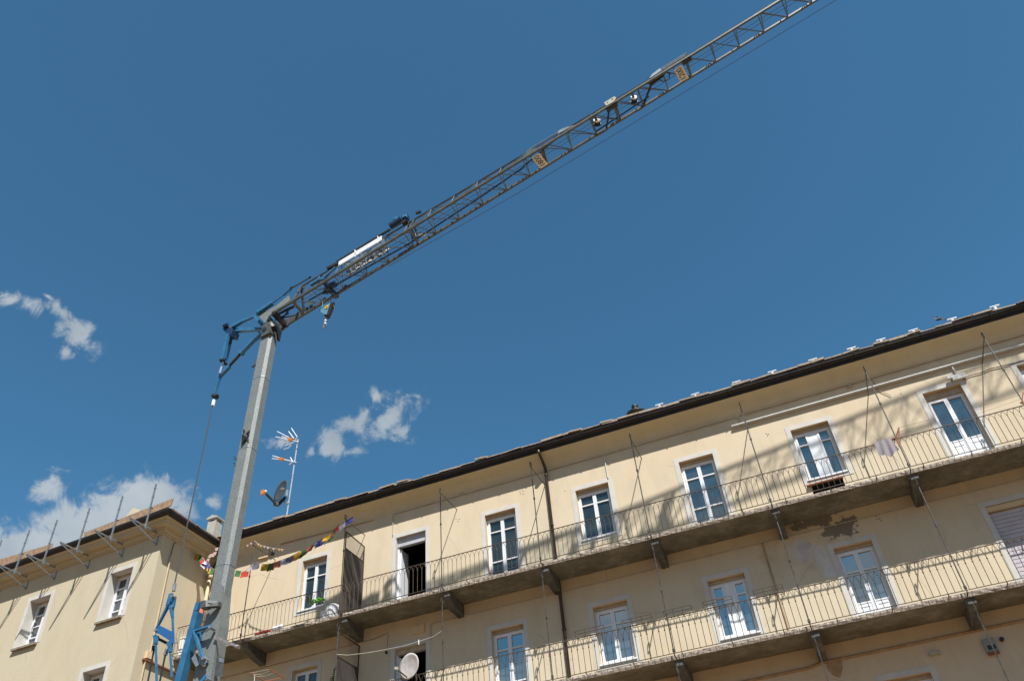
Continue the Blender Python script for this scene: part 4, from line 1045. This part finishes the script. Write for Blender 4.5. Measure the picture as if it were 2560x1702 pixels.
def M6(x, y): return (360+x/6.479, 1460+y/6.479)
fk = MB()
for a, b, w, w2 in (((440, 150), (405, 340), .10, .15), ((400, 330), (200, 720), .09, .06), ((500, 200), (465, 380), .08, .09), ((440, 350), (462, 540), .12, .07), ((462, 520), (475, 880), .055, .055)):
    fk.bar(at(*M6(*a), 16.3), at(*M6(*b), 16.3), w, w*.7, w2=w2)
FK = fk.build('fork', m_blue, CR)
MB().prism([at(*M6(238, 655), 16.2), at(*M6(470, 770), 16.2), at(*M6(470, 960), 16.2), at(*M6(400, 900), 16.2), at(*M6(240, 800), 16.2), at(*M6(180, 780), 16.2)], (0, .06, 0)).build('fork_plate', paint('blue spreader plate', (.028, .13, .34), (.03, .15, .38), 9, .35), FK)
mb = MB()
for a, b, w, w2 in (((190, 830), (190, 970), .13, .10), ((192, 970), (205, 1590), .055, .055), ((425, 930), (425, 1100), .14, .10), ((425, 1090), (450, 1500), .055, .055)): mb.bar(at(*M6(*a), 16.2), at(*M6(*b), 16.2), w, w*.6, w2=w2)
mb.build('lower_stay', m_blue, CR)
for p in ((440, 190), (170, 835), (180, 740), (380, 960)): c = at(*M6(*p), 16.16); MB().tube([c, c+V((0, .14, 0))], .042, 8).build('pin', m_galvl, CR)
MB().tube([at(*M6(230, 880), 16.3), at(*M6(370, 950), 16.3)], .04, 6).tube([at(*M6(165, 1000), 16.3), at(*M6(160, 1060), 16.3)], .06, 6).build('cross_pin', m_blackst, CR)
MB().tube([at(*M6(375, 1045), 16.3), at(*M6(345, 1145), 16.3)], .05, 8).build('cable_socket', m_galvl, CR)
MB().tube([at(*M6(165, 1040), 16.3), at(*M6(50, 1640), 16.3)], .024, 6).tube([at(*M6(345, 1140), 16.3), at(*M6(250, 1600), 16.3)], .024, 6).build('lower_cable', m_blackst, CR)
st = MB()
st.prism([at(*M5(303, 322), 15.95), at(*M5(392, 335), 15.95), at(*M5(60, 1600), 15.95), at(*M5(-60, 1660), 15.95)], (0, .22, 0)).bar(at(*M5(405, 180), 16.0), at(*M5(355, 330), 16.0), .12, .10)
st.build('erection_strut', m_blue, CR)
for a, b, w, h, Yl in (((340, 680), (620, 590), .09, .05, 15.85), ((325, 680), (470, 1160), .10, .05, 15.85), ((420, 690), (430, 880), .13, .05, 16.0), ((560, 1490), (440, 1600), .12, .08, 15.85)): MB().bar(at(*M5(*a), Yl), at(*M5(*b), Yl), w, h).build('link_arm', m_blue, CR)
for p in ((590, 610), (465, 1160), (525, 1520)): c = at(*M5(*p), 15.80); MB().tube([c, c+V((0, .2, 0))], .042, 10).build('link_pin', m_galvl, CR)

# ------------------------------------------------------------------ roof aerials
AE = thing('tv_antenna', at(716, 1288, 22.5), 'tall aerial mast with two white and orange television aerials', 'antenna')
AY = 22.5
q = at(745, 1098, AY); zb = at(716, 1288, AY); pm = MB().tube([V((zb.x, AY, zb.z-.6)), V((q.x, AY, q.z))], .026, 8).build('mast_pole', m_alu, AE)
mb = MB()
for py in (1123, 1160, 1190, 1196, 1205, 1222, 1247): c = at(742-(py-1123)*.163, py, AY); mb.tube([c, c+V((0, 0, .03))], .031, 8)
mb.build('tape_band', m_ink, pm)


def seg(mb, pts, r=.02):
    mb.tube([at(*S_(*p), AY-.05) for p in pts], r, 6)


m1 = MB()
for p in (((745, 215), (910, 300)), ((725, 290), (905, 335)), ((905, 215), (975, 310)), ((945, 170), (1025, 290), (1000, 330)), ((860, 412), (970, 370)), ((835, 465), (900, 445), (940, 405)), ((810, 285), (880, 310)), ((965, 345), (1045, 360))): seg(m1, p)
a1 = m1.build('aerial', m_white, AE)
MB().bar(at(*S_(905, 328), AY-.06), at(*S_(965, 328), AY-.06), .11, .10).build('aerial_box', m_orange, a1)
m2 = MB()
for p in (((680, 555), (780, 582)), ((672, 595), (780, 605)), ((835, 605), (1010, 645)), ((930, 578), (962, 640)), ((912, 678), (962, 640))): seg(m2, p)
a2 = m2.build('aerial', m_white, AE)
MB().bar(at(*S_(775, 598), AY-.06), at(*S_(832, 604), AY-.06), .10, .10).build('aerial_box', m_orange, a2)


def dish(c, nrm, up, rx, rz, dep, mat_f, parent, name='reflector'):
    nrm = nrm.normalized(); x = up.cross(nrm).normalized(); y = nrm.cross(x); mb = MB(); R_, K = 6, 28
    for side, off in ((0, 0), (1, -.015)):
        base = len(mb.v)
        for i in range(R_+1):
            rr = i/R_
            for k in range(K):
                t = 2*math.pi*k/K; mb.v.append(c+x*(rx*rr*math.cos(t))+y*(rz*rr*math.sin(t))+nrm*(dep*rr*rr-dep+off))
        for i in range(R_):
            for k in range(K): a = base+i*K+k; b = base+i*K+(k+1) % K; mb.f.append([a, b, b+K, a+K])
    o = (R_+1)*K
    for k in range(K): mb.f.append([R_*K+k, R_*K+(k+1) % K, o+R_*K+(k+1) % K, o+R_*K+k])
    return mb.build(name, mat_f, parent, True), x, y


def facing(pos, a, b, c):                        # normal whose face is turned partly away from the yard
    v = (CAM-pos).normalized(); r_ = (ROT@V((1, 0, 0))); r_ = (r_-v*r_.dot(v)).normalized(); u = v.cross(r_)
    return (r_*a+u*b+v*c).normalized(), u


def D3(x, y): return (640+x/15.68, 1170+y/15.68)
DS = thing('satellite_dish', at(712, 1262, 22.3), 'dark grey satellite dish with orange receiver on the roof aerial mast', 'satellite dish')
dc = at(*D3(960, 870), 22.1); dn, du = facing(dc, -.83, .38, .40)
rf, ax, ay = dish(dc, dn, (du+V((.0, 0, .0))), .40, .44, .06, m_dish, DS)
text_mesh('Televes', .16, lambda x, y, q: dc+ax*(x-.02)+ay*(y+.10)+dn.normalized()*(-.050+q), mat=m_cond, parent=rf, sx=1.0)
low = dc-ay*.56
MB().bar(at(*D3(780, 1400), 22.1), at(*D3(390, 1000), 21.6), .06, .07).bar(at(*D3(700, 1380), 22.1), at(*D3(900, 1420), 22.2), .16, .12).bar(at(*D3(900, 1400), 22.2), at(*D3(1150, 1150), 22.35), .12, .12).build('feed_arm', m_blackst, DS)
ln = MB().bar(at(*D3(270, 870), 21.55), at(*D3(275, 1030), 21.55), .12, .11).build('receiver', m_orange, DS)
MB().tube([at(*D3(340, 890), 21.55), at(*D3(400, 920), 21.6)], .05, 8).build('receiver_cap', m_white, ln)
MB().bar(at(*D3(1230, 860), 22.3), at(*D3(1190, 1090), 22.3), .06, .06).tube([at(*D3(1200, 1340), 22.4), at(*D3(1290, 1360), 22.5)], .04, 8).tube([at(*D3(1130, 1250), 22.4), at(*D3(1100, 1560), 22.4)], .02, 6).build('mount', m_alu, DS)
# white dish on the lower balcony
DW = thing('satellite_dish', at(1000, 1690, YB-.1), 'off white stained satellite dish clamped to the lower balcony post', 'satellite dish')
dc = at(1022, 1664, YB-.25); dn, du = facing(dc, -.64, .24, .73)
rf, ax, ay = dish(dc, dn, du, .34, .36, .05, m_dishw, DW)
MB().tube([at(995, 1674, YB-.45), at(1018, 1692, YB-.3)], .022, 6).build('feed_arm', m_pole, DW)
MB().bar(at(988, 1669, YB-.5), at(997, 1671, YB-.5), .08, .07).build('receiver', m_cond, DW)
MB().tube([dc+V((.05, .05, -.05)), V((dc.x+.1, YB, dc.z-.15)), V((dc.x+.1, YB, dc.z-.5))], .022, 6).build('mount', m_pole, DW)


# ------------------------------------------------------------------ flags, laundry and balcony clutter
def R2(x, y): return (500+x/2.8406, 1150+y/2.8406)


PF = thing('prayer_flags', at(*R2(700, 665), YB-.12), 'line of colourful prayer flags strung to the post beside the partition', 'prayer flags')
FL = [(-26, 685, 'yellow'), (1, 692, 'green'), (21, 714, 'red'), (33, 735, 'white'), (42, 738, 'white'), (60, 746, 'blue'), (66, 776, 'yellow'), (82, 784, 'green'), (106, 796, 'red'), (270, 803, 'green'),
      (318, 806, 'red'), (355, 778, 'white'), (397, 746, 'grey'), (460, 757, 'yellow'), (503, 752, 'green'), (549, 737, 'coral'), (598, 719, 'white'), (640, 703, 'grey'), (692, 675, 'yellow'), (729, 656, 'green'),
      (778, 631, 'coral'), (815, 606, 'white'), (851, 586, 'blue'), (901, 553, 'yellow'), (943, 534, 'green'), (966, 494, 'red'), (1015, 461, 'white'), (1060, 434, 'blue')]
line = []
for x, y, c in FL:
    Yf = YB-.12 if x > 120 else 21.0
    p = at(*R2(x, y), Yf); line.append(p+V((0, 0, .10)))
MB().tube(line, .006, 4).build('cord', m_cond, PF)
for i, (x, y, c) in enumerate(FL):
    p = line[i]; d = (line[min(i+1, len(line)-1)]-line[max(i-1, 0)]).normalized()
    small = c == 'white' and random.random() < .6
    hw = .15 if not small else .09; hh = .25 if not small else .13
    a = p-d*hw; b = p+d*hw; sw = V((random.uniform(-.05, .05), random.uniform(-.10, .02), 0)); dn_ = V((0, 0, -1))
    vs = []
    for r_ in range(4):
        k = r_/3
        for s_ in range(4):
            u = s_/3; vs.append(a.lerp(b, u)+dn_*hh*k+sw*k*k+V((0, .03*math.sin(u*5+i)*k, 0)))
    MB().add(vs, [(r_*4+s_, r_*4+s_+1, r_*4+s_+5, r_*4+s_+4) for r_ in range(3) for s_ in range(3)]).build('flag', m_cloth[c], PF, True)
SF = thing('bunting', at(*R2(380, 575), YB-.05), 'faded pale bunting looped over the hooked post nearest the crane mast', 'bunting')
pl_ = [at(*R2(x, y), YB-.05) for x, y in ((250, 640), (320, 612), (385, 572), (420, 600), (480, 618), (540, 628), (600, 634))]
MB().tube(pl_, .01, 4).build('cord', m_cond, SF)
for i, (x, y) in enumerate(((335, 604), (360, 590), (412, 596), (430, 608), (455, 612), (480, 620), (520, 628), (560, 632), (580, 635))):
    p = at(*R2(x, y), YB-.06); MB().prism([p+V((-.05, 0, .03)), p+V((.06, 0, .02)), p+V((.03, 0, -.07))], (0, .006, 0)).build('flag', m_cloth[['pink', 'white', 'pink', 'yellow'][i % 4]], SF)
# second, tangled knot of cloth at the inner corner
tk = MB()
for i in range(9):
    p = at(*R2(20+i*12, 745-i*12-random.uniform(0, 20)), 21.25); tk.prism([p+V((-.07, 0, .05)), p+V((.07, .02, .06)), p+V((.05, 0, -.08)), p+V((-.04, 0, -.06))], (0, .01, 0))
solo(tk, 'knotted_cloth', m_cloth['pink'], 'tangled faded cloth knotted in the inner corner beside the drainpipe', 'cloth')


def R6(x, y): return (2000+x/3.136, 740+y/3.136)
tw = MB(); a = at(*R6(582, 1160), YB-.03); b = at(*R6(712, 1120), YB-.03); n = 14
vs = []
for r_ in range(6):
    for s_ in range(n+1):
        u = s_/n; k = r_/5; top = a.lerp(b, u); vs.append(top+V((.10*k*(u-.2), -.02-.025*math.sin(u*17+k*2)*(.4+k), -.42*k*(1-.10*math.cos(u*6)) + .03*math.sin(u*9)*k + (.04 if r_ == 0 else 0))))
tw.add(vs, [(r_*(n+1)+s_, r_*(n+1)+s_+1, (r_+1)*(n+1)+s_+1, (r_+1)*(n+1)+s_) for r_ in range(5) for s_ in range(n)])
solo(tw, 'towel', m_towel, 'mauve striped towel hung over the upper balcony railing', 'towel')


def drying(name, pts, lines, lab):
    mb = MB()
    for a, b in pts: mb.bar(at(*R6(*a), YB-.03), at(*R6(*b), YB-.03), .035, .03)
    o = thing(name, at(*R6(*pts[0][0]), YB), lab, 'clothes line bracket', 'folding clothes line brackets on the upper railing'); mb.build('arm', m_brick, o)
    t = MB()
    for a, b in lines: t.tube([at(*R6(*a), YB-.15), at(*R6(*b), YB-.15)], .004, 3)
    t.build('line', m_cond, o)


drying('clothesline_bracket', [((775, 1030), (752, 1110)), ((750, 1110), (780, 1180)), ((720, 1120), (760, 1108)), ((775, 1040), (778, 1175))], [((780, 1030), (1380, 870)), ((785, 1060), (1400, 925))], 'rusty clothes line bracket beside the striped towel')
drying('clothesline_bracket', [((1750, 755), (1738, 835)), ((1725, 835), (1770, 845))], [((1380, 870), (1750, 770)), ((1400, 920), (1750, 800))], 'rusty clothes line bracket at the right edge of the photo')


def R4(x, y): return (1440+x/2.841, 1150+y/2.841)
GH = 'empty wire planter holders hooked on the lower railing'
for i, (x, y, w) in enumerate(((10, 1250, 200), (340, 1165, 205), (635, 1105, 195), (910, 1040, 205), (1272, 970, 205))):
    nmz = ['left end, between the drainpipe and the dish', 'below the right jamb of the cloudy window', 'over the bare wall between two windows', 'in front of the window with the grey middle panel', 'right end, beside the post shadow'][i]
    nmz = ['farthest left, left of the cloudy window', 'second from the left, right of the cloudy window', 'middle one of five, on the bare wall between two windows', 'fourth from the left, before the grey-panelled window', 'farthest right, beside the rusty riser pipe'][i]
    o = thing('planter_holder', at(*R4(x, y), YB), 'empty wire planter holder, '+nmz, 'planter holder', GH)
    a = at(*R4(x, y), YB-.05); b = at(*R4(x+w, y-.22*w), YB-.05); z0 = a.z; xa, xb = a.x, b.x; zt = 9.83+.10
    f = MB(); y0, y1 = YB-.24, YB-.03
    for (zz, yy0, yy1, sh) in ((zt, y0, y1, 0), (zt-.17, y0+.03, y1-.02, .03)):
        f.tube([(xa+sh, yy0, zz), (xb-sh, yy0, zz), (xb-sh, yy1, zz), (xa+sh, yy1, zz), (xa+sh, yy0, zz)], .007, 4)
    for xx in (xa, xa+(xb-xa)/3, xa+(xb-xa)*2/3, xb):
        f.tube([(xx, y1, 9.84), (xx, y1, zt-.17), (xx, y0+.03, zt-.17), (xx, y0, zt)], .006, 4)
    f.build('wire_frame', m_iron, o)


def C5(x, y): return (720+x/4.9, 1360+y/4.9)
# green plastic thing, tubs, bags and parasol on the upper balcony
gb = MB(); c = at(*C5(355, 690), YB+.15); rnd = random.Random(3)
for i in range(30):
    p = c+V((rnd.uniform(-.23, .23), rnd.uniform(-.08, .08), rnd.uniform(-.05, .04))); s_ = rnd.uniform(.025, .06)
    gb.ball(p+V((0, 0, .12*(p.x-c.x))), s_, 5, (1.2, .8, .6))
solo(gb, 'flower_tuft', m_green, 'lime green plastic foliage lying on the upper balcony under the window', 'artificial plant')
tb = thing('washing_machine_drum', at(*C5(553, 850), 21.4), 'white round tub beside the partition on the upper balcony', 'tub')
c = at(*C5(553, 800), 21.3)
MB().lathe((c.x, c.y, 0), [(.16, Zb1), (.22, Zb1+.1), (.24, c.z+.02), (.21, c.z+.10), (.12, c.z+.16), (.02, c.z+.18)], 18).build('tub_body', m_white, tb, True)
tb.name = 'round_tub'
c = at(*C5(450, 850), 21.3); solo(MB().lathe((c.x, c.y, 0), [(.11, Zb1), (.15, c.z+.05), (.14, c.z+.06)], 14), 'bucket', m_white, 'small white bucket left of the round tub', 'bucket')
D7 = lambda x, y: (600+x/6.553, 1540+y/6.553)
c = at(*D7(350, 210), YB+.10)
bg_ = MB()
for i in range(7): bg_.ball((c.x-.25+i*.08, YB+.20+rnd.uniform(-.03, .03), Zb1+.05), rnd.uniform(.05, .08), 6, (1.1, .8, .8))
solo(bg_, 'red_sack', m_cloth['red'], 'crumpled red sack on the edge of the upper balcony', 'sack')
c = at(*D7(600, 160), YB+.25); bg_ = MB()
for i in range(5): bg_.ball((c.x-.12+i*.07, YB+.25, Zb1+.08+rnd.uniform(0, .05)), rnd.uniform(.06, .10), 6)
solo(bg_, 'plastic_bag', m_white, 'white plastic bag behind the railing right of the red sack', 'bag')
pr = thing('parasol', at(*M5(380, 640), 21.3), 'folded coral parasol standing on the balcony behind the crane strut', 'parasol')
c0 = at(*M5(420, 300), 21.3); c1 = at(*M5(370, 640), 21.3)
MB().tube([c0, c0.lerp(c1, .35), c0.lerp(c1, .8), c1], .10, 8, r2=.17).build('canopy', m_cloth['coral'], pr, True)
MB().tube([V((c1.x, c1.y, c1.z+.1)), V((c1.x, c1.y, Zb1))], .02, 6).build('pole', m_pole, pr)
c = at(*M6(560, 970), 21.2); solo(MB().box(c.x-.28, c.x+.28, 21.1, 21.5, Zb1+.001, c.z+.12).box(c.x-.30, c.x+.30, 21.08, 21.52, c.z+.12, c.z+.15), 'storage_box', m_white, 'white lidded box on the balcony between the blue stays', 'box')
# clothes line rope below the upper balcony
rp = [at(975/1, 1637, YB-.02)]
rp = [at(*p, YB-.02) for p in ((843, 1635), (870, 1637), (920, 1631), (960, 1624), (1010, 1614), (1050, 1602), (1085, 1590), (1103, 1577))]
cl = solo(MB().tube(rp, .011, 5), 'clothesline', m_cond, 'slack white clothes line tied between partition and iron post', 'rope')
c = at(1047, 1600, YB-.04); solo(MB().box(c.x-.012, c.x+.012, YB-.05, YB-.03, c.z-.12, c.z+.02), 'clothes_peg', m_white, 'single white peg on the slack clothes line', 'peg')
# drying frame bottom left
Y9 = YB-.35
dr = thing('drying_rack', at(*D7(400, 1000), Y9), 'wooden drying rack with sagging cords outside the lower balcony', 'drying rack')
MB().bar(at(*D7(165, 925), Y9), at(*D7(420, 1062), Y9+.7), .035, .03).bar(at(*D7(480, 865), Y9), at(*D7(715, 1000), Y9+.7), .035, .03).bar(at(*D7(420, 1060), Y9+.7), at(*D7(715, 1000), Y9+.7), .03, .03).build('rack_frame', m_brick, dr)
t = MB()
for a, m, b in (((170, 928), (320, 900), (480, 868)), ((215, 948), (350, 950), (500, 890)), ((270, 985), (420, 975), (555, 925))): t.tube([at(*D7(*a), Y9+.05), at(*D7(*m), Y9+.05), at(*D7(*b), Y9+.05)], .008, 4)
t.tube([at(*D7(240, 960), Y9), at(*D7(235, 1060), Y9), at(*D7(225, 1150), Y9)], .016, 5); t.build('cord', m_cond, dr)
# climbing plant beside the lower partition
pt = thing('potted_plant', at(930, 1702, YB+.1), 'leafy green climber beside the lower partition', 'plant')
lf = MB(); rnd = random.Random(5)
for i in range(230):
    k = rnd.random(); p = at(*D7(1570-120*(1-k)*rnd.random()-20, 860+300*(1-k)*1.0), YB+rnd.uniform(-.05, .25)); s_ = rnd.uniform(.02, .045)
    d = V((rnd.uniform(-1, 1), rnd.uniform(-1, 1), rnd.uniform(-1, 1))).normalized(); e = d.cross(V((.3, .5, .8))).normalized()
    lf.add([p-d*s_, p+e*s_*.5, p+d*s_, p-e*s_*.5], [(0, 1, 2, 3)])
lf.build('foliage', m_leaf, pt); MB().tube([V((at(*D7(1560, 860), YB+.1).x, YB+.1, Zb2+.2)), at(*D7(1560, 880), YB+.1)], .012, 5).build('stem', m_brick, pt)
MB().lathe((at(*D7(1560, 860), YB+.1).x-.03, YB+.14, Zb2), [(.09, 0), (.13, .2), (.14, .22), (.12, .22)], 12).build('pot', m_brick, pt)
# hanging lamp on a cord in the lower storey
c = at(966, 1630, YW-.25); solo(MB().tube([at(971, 1586, YW-.25), V((c.x, c.y, c.z+.02))], .008, 4).ball(c, .05, 6), 'pendant_bulb', m_blackst, 'dark bulb hanging on a cord left of the open lower door', 'lamp')
# swallow
c = at(2347, 798, 34); bd = MB()
bd.ball(c, .09, 6, (1.6, .7, .6)).prism([c+V((-.05, 0, .02)), c+V((.08, 0, .02)), c+V((.0, .0, .16)), c+V((-.22, .05, .27))], (0, .012, 0)).prism([c+V((-.05, 0, 0)), c+V((.07, 0, 0)), c+V((.22, -.03, -.14)), c+V((.36, -.06, -.17))], (0, .012, 0)).prism([c+V((.1, 0, .02)), c+V((.1, 0, -.03)), c+V((.26, 0, .03))], (0, .01, 0))
solo(bd, 'bird', m_ink, 'small dark bird flying above the roof at the right', 'bird')
# courtyard block behind the camera that closes the yard (shades the foot of the walls)
